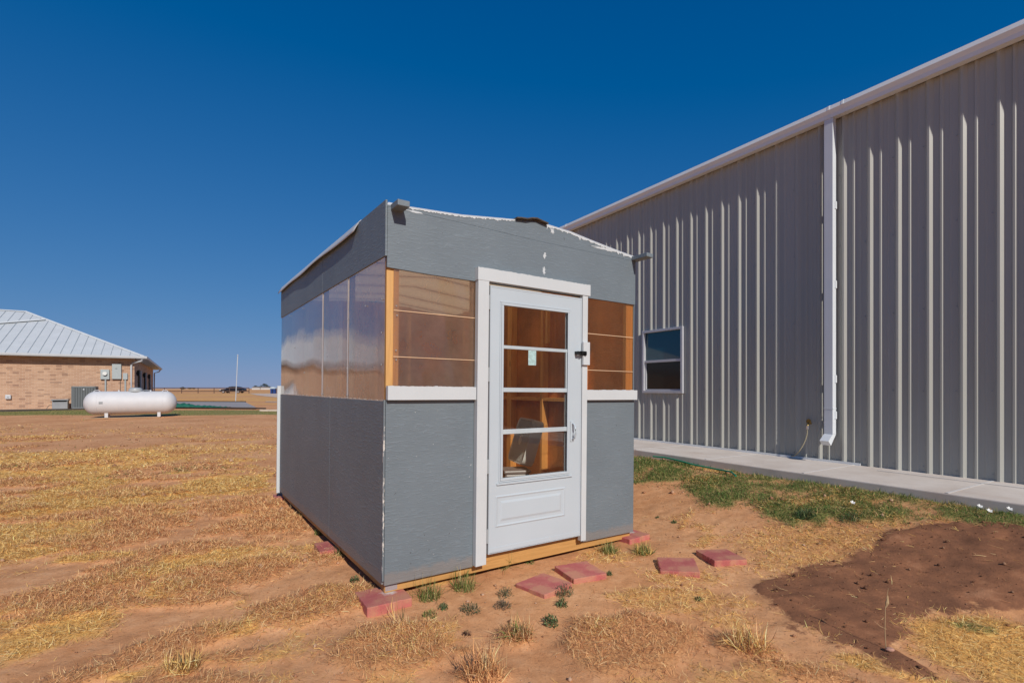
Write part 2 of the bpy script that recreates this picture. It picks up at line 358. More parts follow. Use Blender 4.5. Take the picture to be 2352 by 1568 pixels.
scol = ramp(nt, noise(nt, v, 55, 5, .7), [(.3, (.44, .21, .06)), (.5, (.72, .40, .12)), (.7, (.90, .56, .19))])
bcol = ramp(nt, noise(nt, v, 60, 5, .7), [(.3, (.34, .14, .055)), (.52, (.60, .29, .12)), (.72, (.76, .42, .18))])
gcol = ramp(nt, noise(nt, v, 12, 5, .7), [(.3, (.12, .13, .04)), (.5, (.24, .22, .07)), (.7, (.42, .30, .11))])
socol = ramp(nt, noise(nt, v, 3.2, 8, .7), [(.3, (.165, .075, .042)), (.48, (.235, .105, .056)), (.60, (.31, .135, .068)), (.72, (.44, .21, .11))])
def brk(src, lo, hi, sc):               # ragged edge for a cover mask
    a = node(nt, 'ShaderNodeMath', operation='ADD'); L(nt, src, a.inputs[0])
    s_ = node(nt, 'ShaderNodeMath', operation='MULTIPLY_ADD'); L(nt, noise(nt, v, sc, 5, .7), s_.inputs[0]); s_.inputs[1].default_value = .9; s_.inputs[2].default_value = -.45
    L(nt, s_.outputs[0], a.inputs[1]); return ramp(nt, a.outputs[0], [(lo, (0,)*3), (hi, (1,)*3)])
c = mixc(nt, brk(sp.outputs[0], .35, .95, 14), d1, scol)
c = mixc(nt, brk(ca.outputs['Alpha'], .35, .95, 14), c, bcol)
c = mixc(nt, brk(sp.outputs[1], .3, .8, 9), c, gcol); c = mixc(nt, brk(sp.outputs[2], .4, .6, 20), c, socol)
L(nt, c, bs.inputs['Base Color']); bs.inputs['Roughness'].default_value = .95; bs.inputs['Specular IOR Level'].default_value = .15
p = bump(nt, noise(nt, v, 22, 6, .72), bs, .45, .015); bump(nt, noise(nt, v, 130, 3, .7), bs, .5, .004, p)
me.materials.append(m); go = bpy.data.objects.new('ground', me); COL.objects.link(go); tag(go, kind='structure')

def gr_z(x, y): return float(gz(np.array([x]), np.array([y]))[0])

# ------------------------------------------------------------------ the shed
yaw, rx_, ry_ = .5986, -.0022, .0084
SR = (Matrix.Rotation(ry_, 4, 'Y') @ Matrix.Rotation(rx_, 4, 'X') @ Matrix.Rotation(yaw, 4, 'Z'))
SM = Matrix.Translation((-.8729, 3.4506, EYE-1.337)) @ SR
W_, D_ = 2.44, 3.755
shed = thing('garden_shed', 'small grey shed with white storm door and clear plastic windows, standing on red pavers', 'shed', SM)
def sbox(name, mat, *b, bevel=.002, parent=shed, label=None): return MB().box(*b).build(name, mat, parent, bevel, label=label)
# base frame
sbox('base_beam', lumber_x, .015, W_-.01, .022, .06, -.062, .074)
sbox('base_beam', lumber_y, .022, .06, .061, D_-.01, -.062, .09)
sbox('base_beam', lumber_y, W_-.05, W_-.012, .061, D_-.01, -.062, .09)
sbox('base_beam', lumber_x, .061, W_-.051, D_-.05, D_-.012, -.062, .09)
sbox('floor', board_in, .065, W_-.055, .065, D_-.055, .03, .088)
# lower wall panels
fp = [(0, 0), (.69, 0), (.69, 1.255), (0, 1.255)]
MB().prism(fp, -.012, .003).build('front_panel', grey_chip, shed, .0015)
MB().prism([(1.78, .006), (W_, 0), (W_, 1.245), (1.78, 1.25)], -.012, .003).build('front_panel', grey_paint, shed, .0015)
sbox('side_panel', grey_paint, -.012, .003, .010, 1.355, 0.004, 1.25)
sbox('side_panel', grey_paint, -.012, .003, 1.36, D_-.003, 0.004, 1.25)
sbox('side_panel', grey_paint, W_+.001, W_+.013, .005, D_, .004, 2.56)
sbox('back_panel', grey_paint, .0, W_, D_+.001, D_+.013, 0.004, 2.58)
m, nt, bs = M('chipped_edge'); v = coords(nt, (1, 1, .35))
L(nt, mixc(nt, ramp(nt, noise(nt, v, 24, 6, .75), [(.52, (0,)*3), (.56, (1,)*3)]), (.16, .185, .20), (.62, .58, .52)), bs.inputs['Base Color']); bs.inputs['Roughness'].default_value = .7
chipped = m
sbox('corner_strip', chipped, -.014, -.002, -.009, .0085, 0.03, 1.26)
sbox('corner_trim', white_trim, -.045, -.002, D_+.014, D_+.034, -.02, 1.36)
# raw edge along the top of the side panels
for a, b in ((.012, 1.352), (1.362, D_-.01)):
    mb = MB(); N = 40; top = [1.256+.003*math.sin(i*1.7)+rnd.uniform(0, .004) for i in range(N+1)]
    pts = [(a+(b-a)*i/N, 1.2515) for i in range(N+1)]+[(a+(b-a)*i/N, top[i]) for i in range(N, -1, -1)]
    mb.prism(pts, -.010, -.001, 'x'); mb.build('raw_edge', cream_edge, shed)
# posts and studs
for a, b in ((.004, .094), (2.34, 2.43)): sbox('corner_post', lumber_z, a, b, .005, .043, .091, 2.50)
for v0 in (.83, 1.64, 2.45, 3.2): sbox('stud', lumber_z, .006, .044, v0, v0+.038 if v0 > 1 else v0+.03, .091, 2.5)
sbox('corner_post', lumber_z, .006, .095, D_-.04, D_-.003, .091, 2.5); sbox('corner_post', lumber_z, 2.345, 2.434, D_-.04, D_-.003, .091, 2.5)
for v0 in (.62, 1.29, 1.93, 2.55, 3.15): sbox('stud', stud_in, 2.345, 2.434, v0, v0+.04 if v0 != 1.93 else v0+.09, .091, 2.52)
sbox('stud', stud_in, 2.30, 2.344, 1.15, 1.19, 1.86, 2.5)
for u0 in (.7, 1.2, 1.7): sbox('stud', stud_in, u0, u0+.04, D_-.095, D_-.003, .091, 2.55)
for u0 in (.70, 1.745): sbox('stud', lumber_z, u0, u0+.036, .005, .092, .091, 2.5)
sbox('rail', lumber_y, .006, .044, .098, .829, 1.21, 1.249); sbox('rail', lumber_y, .006, .044, .87, 3.7, 1.21, 1.249)
sbox('rail', lumber_x, .098, .699, .005, .043, 1.21, 1.25); sbox('rail', lumber_x, 1.783, 2.339, .005, .043, 1.21, 1.24)
sbox('rail', stud_in, 2.35, 2.434, .662, 3.6, 1.21, 1.25)
sbox('lining_panel', board_in, 2.4345, W_-.001, .045, D_-.045, .091, 2.54)
sbox('lining_panel', board_in, .096, 2.344, D_-.002, D_+.0, .091, 2.56)
# upper bands
RO = [(0, 2.585), (.139, 2.595), (.42, 2.613), (.567, 2.623), (.80, 2.652), (1.061, 2.684), (1.234, 2.712), (1.36, 2.706), (1.626, 2.691), (1.922, 2.653), (2.2, 2.621), (W_, 2.598)]
SEAM = [(.002, 2.575), (.155, 2.572), (.709, 2.567), (1.253, 2.556), (W_, 2.561)]
MB().prism([(.0, 2.16), (.3, 2.152), (W_, 2.15)]+SEAM[::-1], -.015, .004).build('front_band', grey_paint, shed, .0015)
MB().prism([(a, b+.0015) for a, b in SEAM]+RO[::-1], -.0125, .004).build('gable_strip', grey_paint, shed, .0015)
MB().prism([(-.013, 2.236), (1.655, 2.24), (1.655, 2.619), (-.013, 2.617)], -.014, .0, 'x').build('side_band', grey_chip, shed, .0015)
MB().prism([(1.66, 2.24), (D_, 2.236), (D_, 2.605), (1.66, 2.619)], -.014, .0, 'x').build('side_band', grey_paint, shed, .0015)
sbox('seam_gap', chipped, -.0125, -.001, 1.6552, 1.6598, 2.24, 2.6)
sbox('seam_gap', chipped, -.0105, -.001, 1.3552, 1.3598, .01, 1.245)
# white painted edge along the gable
N = 90; mb = MB()
def roofz(u):
    for (a, za), (b, zb) in zip(RO, RO[1:]):
        if a <= u <= b: return za+(zb-za)*(u-a)/(b-a)
    return RO[-1][1]
for (a, b, d0, d1) in ((.13, 1.05, .004, .016), (1.37, W_-.005, .008, .026)):
    us = [a+(b-a)*i/N for i in range(N+1)]
    mb = MB(); mb.prism([(u, roofz(u)+.004) for u in us]+[(u, roofz(u)-rnd.uniform(d0, d1)*(1.5 if rnd.random() < .15 else .8)) for u in us[::-1]], -.0152, -.0126)
    mb.build('paint_edge', white_trim, shed)
def blob(cx, cz, a, b, y0, y1, n=22, j=.45):
    P = []
    for k in range(n):
        t = 2*math.pi*k/n; r_ = 1+rnd.uniform(-j, j); P.append((cx+a*r_*math.cos(t), cz+b*r_*math.sin(t)))
    return MB().prism(P, y0, y1)
blob(1.35, 2.447, .013, .022, -.0165, -.0152).build('paint_smear', white_trim, shed)
blob(1.342, 2.32, .012, .033, -.0165, -.0152).build('paint_smear', white_trim, shed)
blob(.19, 2.574, .07, .006, -.0168, -.0152).build('paint_smear', white_trim, shed)
blob(1.43, 2.665, .018, .02, -.0142, -.0127).build('paint_smear', white_trim, shed)
blob(2.05, 2.615, .14, .012, -.0145, -.0127, 40).build('paint_smear', white_trim, shed)
# roof
mb = MB(); prof = [(u, z+.006) for u, z in RO]; prof[0] = (.004, 2.60); prof += [(2.5, 2.60)]; n = len(prof)
mb.add([(u, -.02, z) for u, z in prof]+[(u, 3.79, z) for u, z in prof], [(i, i+1, i+1+n, i+n) for i in range(n-1)])
mb.build('roof_sheet', roof_m, shed)
mb = MB(); nv = 46; pr = [(.03, 2.640), (-.004, 2.634), (-.018, 2.612), (-.030, 2.592), (-.040, 2.572), (-.048, 2.550)]
vs = []
for i in range(nv+1):
    t = i/nv
    for k, (u, z) in enumerate(pr):
        f = k/(len(pr)-1); v0 = .545+.06*f; vv = v0+(3.81-v0)*t
        wv = math.sin(vv*2.3+.5)*.006+math.sin(vv*5.3)*.002
        vs.append((u+wv*f, vv, z+.006*f*math.sin(vv*4.7)-(.0 if k < 5 else .0)+f*t*.008))
n = len(pr); mb.add(vs, [(i*n+k, i*n+k+1, (i+1)*n+k+1, (i+1)*n+k) for i in range(nv) for k in range(n-1)])
o = mb.build('roof_flap', flat('flap_white', (.52, .54, .56), .5, 0, .06, 3), shed, smooth='full'); s = o.modifiers.new('t', 'SOLIDIFY'); s.thickness = .004
for v0 in (.6, 1.2, 1.8, 2.4, 3.0, 3.5):
    MB().prism([(.01, 2.47), (1.234, 2.59), (2.43, 2.47), (2.43, 2.56), (1.234, 2.695), (.01, 2.56)], v0, v0+.038).build('rafter', stud_in, shed)
tail_m = flat('grey_tail_paint', (.158, .190, .212), .55, 0, .12, 12, .3, 90)
MB().add([(.05, .05, 2.46), (1.234, .05, 2.575), (2.39, .05, 2.46), (2.39, 3.7, 2.46), (1.234, 3.7, 2.575), (.05, 3.7, 2.46)], [(0, 1, 4, 5), (1, 2, 3, 4)]).build('added_light_diffuser', diffuser_m, shed)  # added sheet under the rafters, softens the bright roof seen through the windows
sbox('rafter_tail', tail_m, .022, .108, -.140, .02, 2.551, 2.5915, bevel=.004)
o = MB().box(0, .085, -.20, .02, 0, .036).build('rafter_tail', tail_m, shed, .004); o.location = (2.385, 0, 2.565); o.rotation_euler = (0, R(2), 0)
mb = MB(); sh = [(1.05, 2.702), (1.09, 2.708), (1.15, 2.712), (1.20, 2.728), (1.25, 2.735), (1.31, 2.724), (1.365, 2.716)]
mb.prism(sh+[(a, b-.010) for a, b in sh[::-1]], -.045, .25)
mb.build('shingle', flat('brown_shingle', (.075, .058, .042), .9, 0, .4, 40, .6, 150), shed)
# white trims
def rough_top(u0, u1, z0, z1, y0, y1, name='window_sill', amp=.004, n=60):
    us = [u0+(u1-u0)*i/n for i in range(n+1)]
    MB().prism([(u, z1+rnd.uniform(0, amp)*(2 if rnd.random() < .1 else 1)) for u in us]+[(u1, z0), (u0, z0)], y0, y1).build(name, white_trim, shed)
rough_top(0, .685, 1.26, 1.352, -.050, -.0125); rough_top(1.801, W_, 1.252, 1.338, -.050, -.0125)
MB().prism([(.686, .012), (.778, .014), (.785, 2.157), (.690, 2.157)], -.062, -.0155).build('door_trim', white_trim, shed, .002)
rough_top(.686, 1.82, 2.1575, 2.25, -.064, -.0165, 'door_trim')
MB().prism([(1.738, .034), (1.795, .034), (1.797, 2.155), (1.738, 2.155)], -.058, -.0155).build('door_trim', white_trim, shed, .002)
sbox('latch_block', white_trim, 1.728, 1.803, -.082, -.0585, 1.555, 1.752)
# door
door = MB(); Dx0, Dx1, Dz0, Dz1 = .803, 1.7355, .080, 2.130; gx0, gx1, gz0, gz1 = .922, 1.578, .648, 1.992
for b in ((Dx0, gx0, Dz0, Dz1), (gx1, Dx1, Dz0, Dz1), (gx0, gx1, gz1, Dz1), (gx0, gx1, Dz0, gz0)): door.box(b[0], b[1], -.048, -.016, b[2], b[3])
bm = bmesh.new()
dob = door.build('door', door_white, shed)
me = dob.data; bm.from_mesh(me); bmesh.ops.remove_doubles(bm, verts=bm.verts, dist=1e-5)
for f in [f for f in bm.faces if all(abs(v_.co.x-gx0) < 1e-5 for v_ in f.verts) or all(abs(v_.co.x-gx1) < 1e-5 for v_ in f.verts)]:
    if len(f.edges) and any(len(e.link_faces) > 2 for e in f.edges): bm.faces.remove(f)
bm.to_mesh(me); bm.free()
def frame(x0, x1, z0, z1, t, y0, y1, name, mat=door_white, parent=dob, bevel=.003):
    mb = MB(); mb.box(x0, x1, y0, y1, z1-t, z1); mb.box(x0, x1, y0, y1, z0, z0+t); mb.box(x0, x0+t, y0, y1, z0+t, z1-t); mb.box(x1-t, x1, y0, y1, z0+t, z1-t)
    return mb.build(name, mat, parent, bevel)
frame(gx0-.030, gx1+.030, gz0-.030, gz1+.030, .012, -.054, -.0485, 'glass_frame')
frame(gx0-.017, gx1+.017, gz0-.017, gz1+.017, .02, -.057, -.0487, 'glass_frame')
sbox('glass_frame', door_white, gx0-.05, gx1+.055, -.060, -.0545, gz0-.047, gz0-.032, parent=dob)
frame(Dx0+.004, Dx1-.004, Dz0+.004, Dz1-.004, .008, -.050, -.0483, 'door_edge_rib')
for y in (-.032, -.0415): sbox('glass_pane', door_glass, gx0-.001+0, gx1+.001, y, y+.002, gz0 if y > -.035 else 1.33, gz1 if y < -.035 else 1.34, bevel=0, parent=dob)
muntin = flat('muntin_metal', (.50, .56, .58), .35, .1)
for z0, z1 in ((1.655, 1.681), (1.318, 1.352), (.990, 1.026)): sbox('muntin', muntin, gx0, gx1, -.047, -.028, z0, z1, parent=dob)
sbox('muntin', muntin, gx1-.014, gx1-.004, -.0468, -.028, 1.353, 1.654, parent=dob)
# pressed kick panel
mb = MB()
def ringz(ins, y): x0, x1, z0, z1 = .868, 1.556, .282, .515; return [(x0+ins, y, z0+ins), (x1-ins, y, z0+ins), (x1-ins, y, z1-ins), (x0+ins, y, z1-ins)]
rg = [ringz(-.006, -.0485), ringz(.004, -.0535), ringz(.016, -.0490), ringz(.038, -.0492), ringz(.056, -.0545)]
vs = [p_ for r_ in rg for p_ in r_]; mb.add(vs, [(i*4+k, i*4+(k+1)%4, (i+1)*4+(k+1)%4, (i+1)*4+k) for i in range(4) for k in range(4)]+[(16,17,18,19)])
mb.build('kick_panel', door_white, dob)
sbox('door_sweep', door_white, Dx0+.01, Dx1-.01, -.050, -.0482, .082, .125, parent=dob, bevel=.001)
for z in (2.0, 1.45, .75, .22): sbox('hinge', flat('hinge_grey', (.30, .32, .33), .5) if z == 2.0 else bpy.data.materials['hinge_grey'], .786, .8025, -.052, -.040, z-.055, z+.055, parent=dob, bevel=.002)  # hinges in one even mid grey
mb = MB(); mb.box(1.612, 1.655, -.054, -.0485, .90, 1.075)
hob = mb.build('handle', door_white, dob, .004)
mb = MB(); mb.tube([(1.634, -.052, 1.055), (1.634, -.078, 1.045), (1.634, -.092, 1.01), (1.634, -.094, .97), (1.634, -.086, .935), (1.634, -.054, .92)], .008, 10); mb.build('grip', door_white, hob, smooth=True)
mb = MB(); mb.tube([(1.662, -.088, 1.652), (1.752, -.088, 1.652)], .006, 8); mb.box(1.690, 1.705, -.1, -.0825, 1.638, 1.668); mb.box(1.735, 1.75, -.1, -.0825, 1.638, 1.668); mb.box(1.655, 1.685, -.096, -.0495, 1.642, 1.668); mb.box(1.69,1.76,-.0835,-.0822,1.634,1.672)
mb.build('slide_bolt', black_metal, dob)
# paper on the glass
m, nt, bs = M('pale_paper'); v = coords(nt)
L(nt, mixc(nt, ramp(nt, noise(nt, coords(nt, (14, 1, 22)), 2.2, 3), [(.5, (0,)*3), (.56, (1,)*3)]), (.36, .50, .48), (.44, .62, .60)), bs.inputs['Base Color'])
sbox('sticker', m, 1.170, 1.248, -.0435, -.0418, 1.535, 1.653, parent=dob, bevel=0)
# lumber grade tag stapled to the base beam
m, nt, bs = M('printed_tag'); bs.inputs['Roughness'].default_value = .4
wv = node(nt, 'ShaderNodeTexWave', Scale=55); wv.bands_direction = 'Z'; L(nt, coords(nt), wv.inputs['Vector'])
L(nt, mixc(nt, ramp(nt, wv.outputs['Fac'], [(.5, (0,)*3), (.6, (.8,)*3)]), (.42, .40, .40), (.20, .10, .10)), bs.inputs['Base Color'])
mb = MB(); mb.box(.02, .105, .0195, .0214, -.052, -.004); mb.build('printed_tag', m, shed)
# polycarbonate sheets
def sheet_front(u0, u1, z0, z1, mat, y=-.006):
    nx_, nz_ = 24, 14; vs = []
    for j in range(nz_+1):
        for i in range(nx_+1):
            a, b = i/nx_, j/nz_; u = u0+(u1-u0)*a; z = z0+(z1-z0)*b
            vs.append((u, y+.003*math.sin(u*19+z*5)*math.sin(math.pi*a)*math.sin(math.pi*b), z))
    return MB().add(vs, [(j*(nx_+1)+i, j*(nx_+1)+i+1, (j+1)*(nx_+1)+i+1, (j+1)*(nx_+1)+i) for j in range(nz_) for i in range(nx_)]).build('window_sheet', mat, shed, smooth='full')
for z0, z1 in ((1.25, 1.556), (1.558, 1.874), (1.876, 2.16)): sheet_front(.05, .69, z0, z1, poly_front)
for z0, z1 in ((1.25, 1.516), (1.518, 1.838), (1.842, 2.15)): sheet_front(1.79, 2.425, z0, z1, poly_brown)
edge_m = flat('sheet_edge', (.62, .42, .26), .4)
for u0, u1, z in ((.05, .69, 1.874), (.05, .69, 1.556), (1.8, 2.42, 1.838), (1.8, 2.42, 1.516)): sbox('sheet_joint', edge_m, u0, u1, -.0115, -.0095, z-.003, z+.003, bevel=0)
def sheet_side(v0, v1, z0, z1, ph):
    nx_, nz_ = 60, 40; vs = []
    for j in range(nz_+1):
        for i in range(nx_+1):
            a, b = i/nx_, j/nz_; v_ = v0+(v1-v0)*a; z = z0+(z1-z0)*b; e = min(1, 6*min(a, 1-a))*min(1, 5*min(b, 1-b))
            u = -.006-.0045*e*math.sin(math.pi*b*1.05+.3)-.0016*e*math.sin(v_*5.1+ph+z*1.2)-.0020*e*math.sin(v_*3.7+ph)*math.sin(z*5.5+.6)-.0007*math.sin(z*9+v_*2.5)*e
            vs.append((u, v_, z))
    return MB().add(vs, [(j*(nx_+1)+i, j*(nx_+1)+i+1, (j+1)*(nx_+1)+i+1, (j+1)*(nx_+1)+i) for j in range(nz_) for i in range(nx_)]).build('window_sheet', poly_side, shed, smooth='full')
sheet_side(.004, .845, 1.254, 2.24, .3); sheet_side(.850, 1.655, 1.254, 2.24, 2.1); sheet_side(1.660, D_-.004, 1.254, 2.24, 4.0)
for v0 in (.8455, 1.6555): sbox('sheet_joint', flat('pale_strip', (.36, .33, .33), .4) if v0 < 1 else bpy.data.materials['pale_strip'], -.0125, -.0065, v0-.002, v0+.006, 1.256, 2.235, bevel=0)
for v_, z in [(.05, 1.95), (.05, 1.72), (.05, 1.5), (.4, 1.95), (.845, 1.9), (.85, 1.5), (1.66, 1.9), (1.655, 1.5), (2.4, 1.9), (2.4, 1.5), (2.9, 1.8), (.84, 1.28), (1.65, 1.28), (2.5, 2.2), (3.2, 2.2)]:
    MB().lathe([(.006, -.016), (.006, -.011)], (0, v_, z), 'x', 8).build('screw', grey_metal, shed)
screws = [(.07, 1.905), (.075, 1.84), (.07, 1.60), (.072, 1.535), (.06, 1.30), (.085, 1.30)]
for u, z in screws: MB().lathe([(.005, -.011), (.005, -.0065)], (u, 0, z), 'y', 8).build('screw', grey_metal, shed)

# fan and tub behind the door
SMi = SM
m, nt, bs = M('fan_plastic'); bs.inputs['Base Color'].default_value = (.66, .63, .58, 1); bs.inputs['Roughness'].default_value = .45; fanm = m
tubm = flat('tub_plastic', (.27, .22, .205), .4, 0, .08)
tub = thing('plastic_tub', 'grey lidded plastic tub standing inside the shed behind the glass of the door', 'tub', Matrix.Translation((.03, 5.15, .235)) @ Matrix.Rotation(R(12), 4, 'Z'))
mb = MB(); a, b = .105, .128; mb.add([(-a,-a,0),(a,-a,0),(a,a,0),(-a,a,0),(-b,-b,.40),(b,-b,.40),(b,b,.40),(-b,b,.40)], [(0,3,2,1),(4,5,6,7),(0,1,5,4),(1,2,6,5),(2,3,7,6),(3,0,4,7)])
mb.build('body', tubm, tub, .02)
MB().box(-.138, .138, -.138, .138, .401, .435).build('lid', tubm, tub, .012);
fan = thing('box_fan', 'pale box fan leaning on edge on a plastic tub behind the door glass', 'fan', Matrix.Translation((.075, 5.27, .705)) @ Matrix.Rotation(R(-72), 4, 'Z') @ Matrix.Rotation(R(-17), 4, 'X'))
def rrect(w_, h_, r_, n=6):
    P = []
    for cx, cz, a0 in ((w_-r_, h_-r_, 0), (-w_+r_, h_-r_, 90), (-w_+r_, -h_+r_, 180), (w_-r_, -h_+r_, 270)):
        for k in range(n+1): t = R(a0+90*k/n); P.append((cx+r_*math.cos(t), cz+r_*math.sin(t)))
    return P
F = .235
o1 = rrect(F, F, .07); o2 = rrect(F-.02, F-.02, .06); n = len(o1); mb = MB()
vs = [(x, -.055, z+F) for x, z in o2]+[(x, -.06, z+F) for x, z in o1]+[(x, .06, z+F) for x, z in o1]+[(x, .055, z+F) for x, z in o2]
mb.add(vs, [(i*n+k, i*n+(k+1)%n, ((i+1)%4)*n+(k+1)%n, ((i+1)%4)*n+k) for i in range(4) for k in range(n)]); mb.build('housing', fanm, fan, smooth=True)
for y, nm in ((-.056, 'grille'), (.05, 'grille')):
    mb = MB()
    for k in range(-13, 14): x = k*.0158; mb.box(x-.0026, x+.0026, y, y+.004, .025, 2*F-.025)
    for k in range(-6, 7): z = F+k*.033; mb.box(-F+.02, F-.02, y+.0045, y+.008, z-.002, z+.002)
    mb.lathe([(.05, y-.004), (.05, y-.001)], (0, 0, F), 'y', 20); mb.build(nm, fanm, fan)
mb = MB()
for k in range(5):
    a = 2*math.pi*k/5
    pts = [(.03, -.3), (.19, -.35), (.2, .3), (.03, .35)]
    vs = []
    for r_, t in pts: vs.append((r_*math.cos(a+t), .02*(1 if t > 0 else -1), F+r_*math.sin(a+t)))
    vs += [(x, y+.003, z) for x, y, z in vs]
    mb.add(vs, [(0,1,2,3),(7,6,5,4),(0,4,5,1),(1,5,6,2),(2,6,7,3),(3,7,4,0)])
mb.lathe([(.035, -.03), (.035, .03)], (0, 0, F), 'y', 16); mb.build('fan_blades', tubm, fan)

# ------------------------------------------------------------------ red pavers
paver_mats = []  # weathered, dusty concrete
for i in range(4):
    m, nt, bs = M('red_concrete'); v = coords(nt); k = (1.0, .93, 1.08, 1.0)[i]
    c = ramp(nt, noise(nt, v, 9, 6, .65), [(.3, (.40*k, .095*k, .085*k)), (.7, (.52*k, .15*k, .13*k))])
    c = mixc(nt, ramp(nt, noise(nt, v, 160, 2), [(.62, (0,)*3), (.7, (.5,)*3)]), c, (.58, .25, .2))
    c = mixc(nt, ramp(nt, noise(nt, v, 5.5, 5, .7), [(.46 if i < 3 else .42, (0,)*3), (.60, (.75,)*3)]), c, (.50, .24, .14))
    if i == 3 or i == 2:
        vd = node(nt, 'ShaderNodeVectorMath', operation='DISTANCE'); L(nt, node(nt, 'ShaderNodeTexCoord').outputs['Object'], vd.inputs[0]); vd.inputs[1].default_value = (.05, .03, .04)
        ad = node(nt, 'ShaderNodeMath', operation='MULTIPLY_ADD'); L(nt, noise(nt, v, 22, 4), ad.inputs[0]); ad.inputs[1].default_value = .12; L(nt, vd.outputs['Value'], ad.inputs[2])
        c = mixc(nt, ramp(nt, ad.outputs[0], [(.09, (.95,)*3), (.125, (0,)*3)]), c, (.62, .55, .50))
    L(nt, c, bs.inputs['Base Color']); bs.inputs['Roughness'].default_value = .9; bump(nt, noise(nt, v, 90, 4), bs, .3, .003)
    paver_mats.append(m)
def paver(corners, ztop, label, mi=0, tilt=(0, 0), size=.30, ci=None):
    P = [((px-1176)/FPX*(EYE-ztop)*FPX/(py-892), (EYE-ztop)*FPX/(py-892)) for px, py in corners]
    cx = sum(p_[0] for p_ in P)/4; cy = sum(p_[1] for p_ in P)/4
    ang = math.atan2(P[1][1]-P[0][1], P[1][0]-P[0][0])
    if ci: cx, cy, ang = ci
    h = size/2; mb = MB(); P = []; ns = 14
    for sx_, sy_, ex, ey in ((-1, -1, 1, 0), (1, -1, 0, 1), (1, 1, -1, 0), (-1, 1, 0, -1)):
        for k in range(ns):
            t = 2*h*k/ns; inw = abs(rnd.gauss(0, .0012))+(.010*rnd.random() if k == 0 else 0)+(.007 if rnd.random() < .04 else 0)
            P.append((sx_*h+ex*t+ey*-inw*(1 if sx_*ey > 0 or ey == 0 else 1), sy_*h+ey*t+ex*inw))
    o = mb.prism(P, -.03, .045, 'z').build('paver', paver_mats[mi], None, .005)
    o.location = (cx, cy, ztop-.045); o.rotation_euler = (R(tilt[0]), R(tilt[1]), ang)
    return tag(o, label, 'paver', 'red square pavers around the shed')
def sloc(u, v_): p_ = SM @ Vector((u, v_, 0)); return p_.x, p_.y
paver([(0, 900)]*4, .078, 'red paver under the near corner of the shed, with a white splash on top', 3, (0, 0), .306, (-.876, 3.455, .559))
paver([(0, 900)]*4, .082, 'red paver under the right front corner of the shed, dusted white', 2, (0, 0), .30, (*sloc(2.47, .08), .66))
paver([(0, 900)]*4, .078, 'red paver half under the middle of the dark left side of the shed', 1, (0, 0), .30, (-1.597, 4.566, .54))
paver([(0, 900)]*4, .078, 'red paver under the rear left corner of the shed, below the white corner trim', 0, (0, 0), .30, (-2.97, 6.68, .54))
paver([(1184,1337),(1253,1364.5),(1316,1340),(1246.5,1314.4)], .062, 'red paver lying in the dirt before the door, a weed over its corner', 0, (1, -1))
paver([(1272.5,1299.7),(1326.2,1334.4),(1395.6,1314.4),(1338.4,1283.2)], .068, 'clean red paver lying straight in front of the white door', 0, (0, 1))
paver([(1501.8,1305),(1597,1311),(1610,1285.5),(1519.1,1279)], .072, 'tilted red paver right of the shed, left of the pair lying side by side', 1, (2.5, -2))
paver([(1631.8,1290),(1719.8,1284),(1677.3,1257.5),(1595,1261.8)], .078, 'red paver farthest right, raised on matted straw', 1, (-1, 1.5))

# ------------------------------------------------------------------ metal building
ang = math.atan2(-WT.y, -WT.x)       # local +x runs towards the camera's side, local +y points into the building
BM = Matrix.Translation((WP.x, WP.y, WZ)) @ Matrix.Rotation(ang, 4, 'Z')
bld = thing('metal_building', 'long tall tan ribbed metal building with white gutter and one window, beside the concrete walk', 'building', BM)
H0 = 4.56
X0, X1 = -19.0, 8.0
PITCH, off = .305, -.139
m, nt, bs = M('ribbed_tan_steel'); v = coords(nt)
L(nt, ramp(nt, noise(nt, coords(nt, (1, 1, .15)), 2.2, 5), [(.3, (.385, .380, .335)), (.7, (.435, .428, .385))]), bs.inputs['Base Color']); bs.inputs['Roughness'].default_value = .38
bs.inputs['Specular IOR Level'].default_value = .45
bump(nt, noise(nt, coords(nt, (1, 1, .25)), 1.4, 2), bs, .12, .02); steel = m
white_steel = flat('white_steel', (.78, .80, .80), .3, 0, .03, 2)
def rib_profile(x0, x1):
    P = []; k0 = math.floor((x0-off)/PITCH)-1
    for k in range(k0, int((x1-off)/PITCH)+2):
        c_ = off+k*PITCH                                  # near edge foot of the major rib
        for dx, h in ((-.085, 0), (-.055, .032), (-.034, .032), (0, 0), (.052, 0), (.062, .017), (.080, .017), (.098, 0), (.140, 0), (.148, .005), (.158, .005), (.168, 0)):
            P.append((c_+dx, -h))
    px_ = [p_[0] for p_ in P]; py_ = [p_[1] for p_ in P]
    return [(x0, float(np.interp(x0, px_, py_)))]+[p_ for p_ in P if x0+1e-4 < p_[0] < x1-1e-4]+[(x1, float(np.interp(x1, px_, py_)))]
WX0, WX1, WZ0, WZ1 = -5.251, -4.299, 1.396-WZ, 2.571-WZ
def wallstrip(x0, x1, z0, z1):
    P = rib_profile(x0, x1); n = len(P)
    mb_w.add([(x, y, z0) for x, y in P]+[(x, y, z1) for x, y in P], [(i, i+1, i+1+n, i+n) for i in range(n-1)])
mb_w = MB(); wallstrip(X0, WX0, -.3, H0); wallstrip(WX0, WX1, -.3, WZ0+.02); wallstrip(WX0, WX1, WZ1-.02, H0); wallstrip(WX1, X1, -.3, H0)
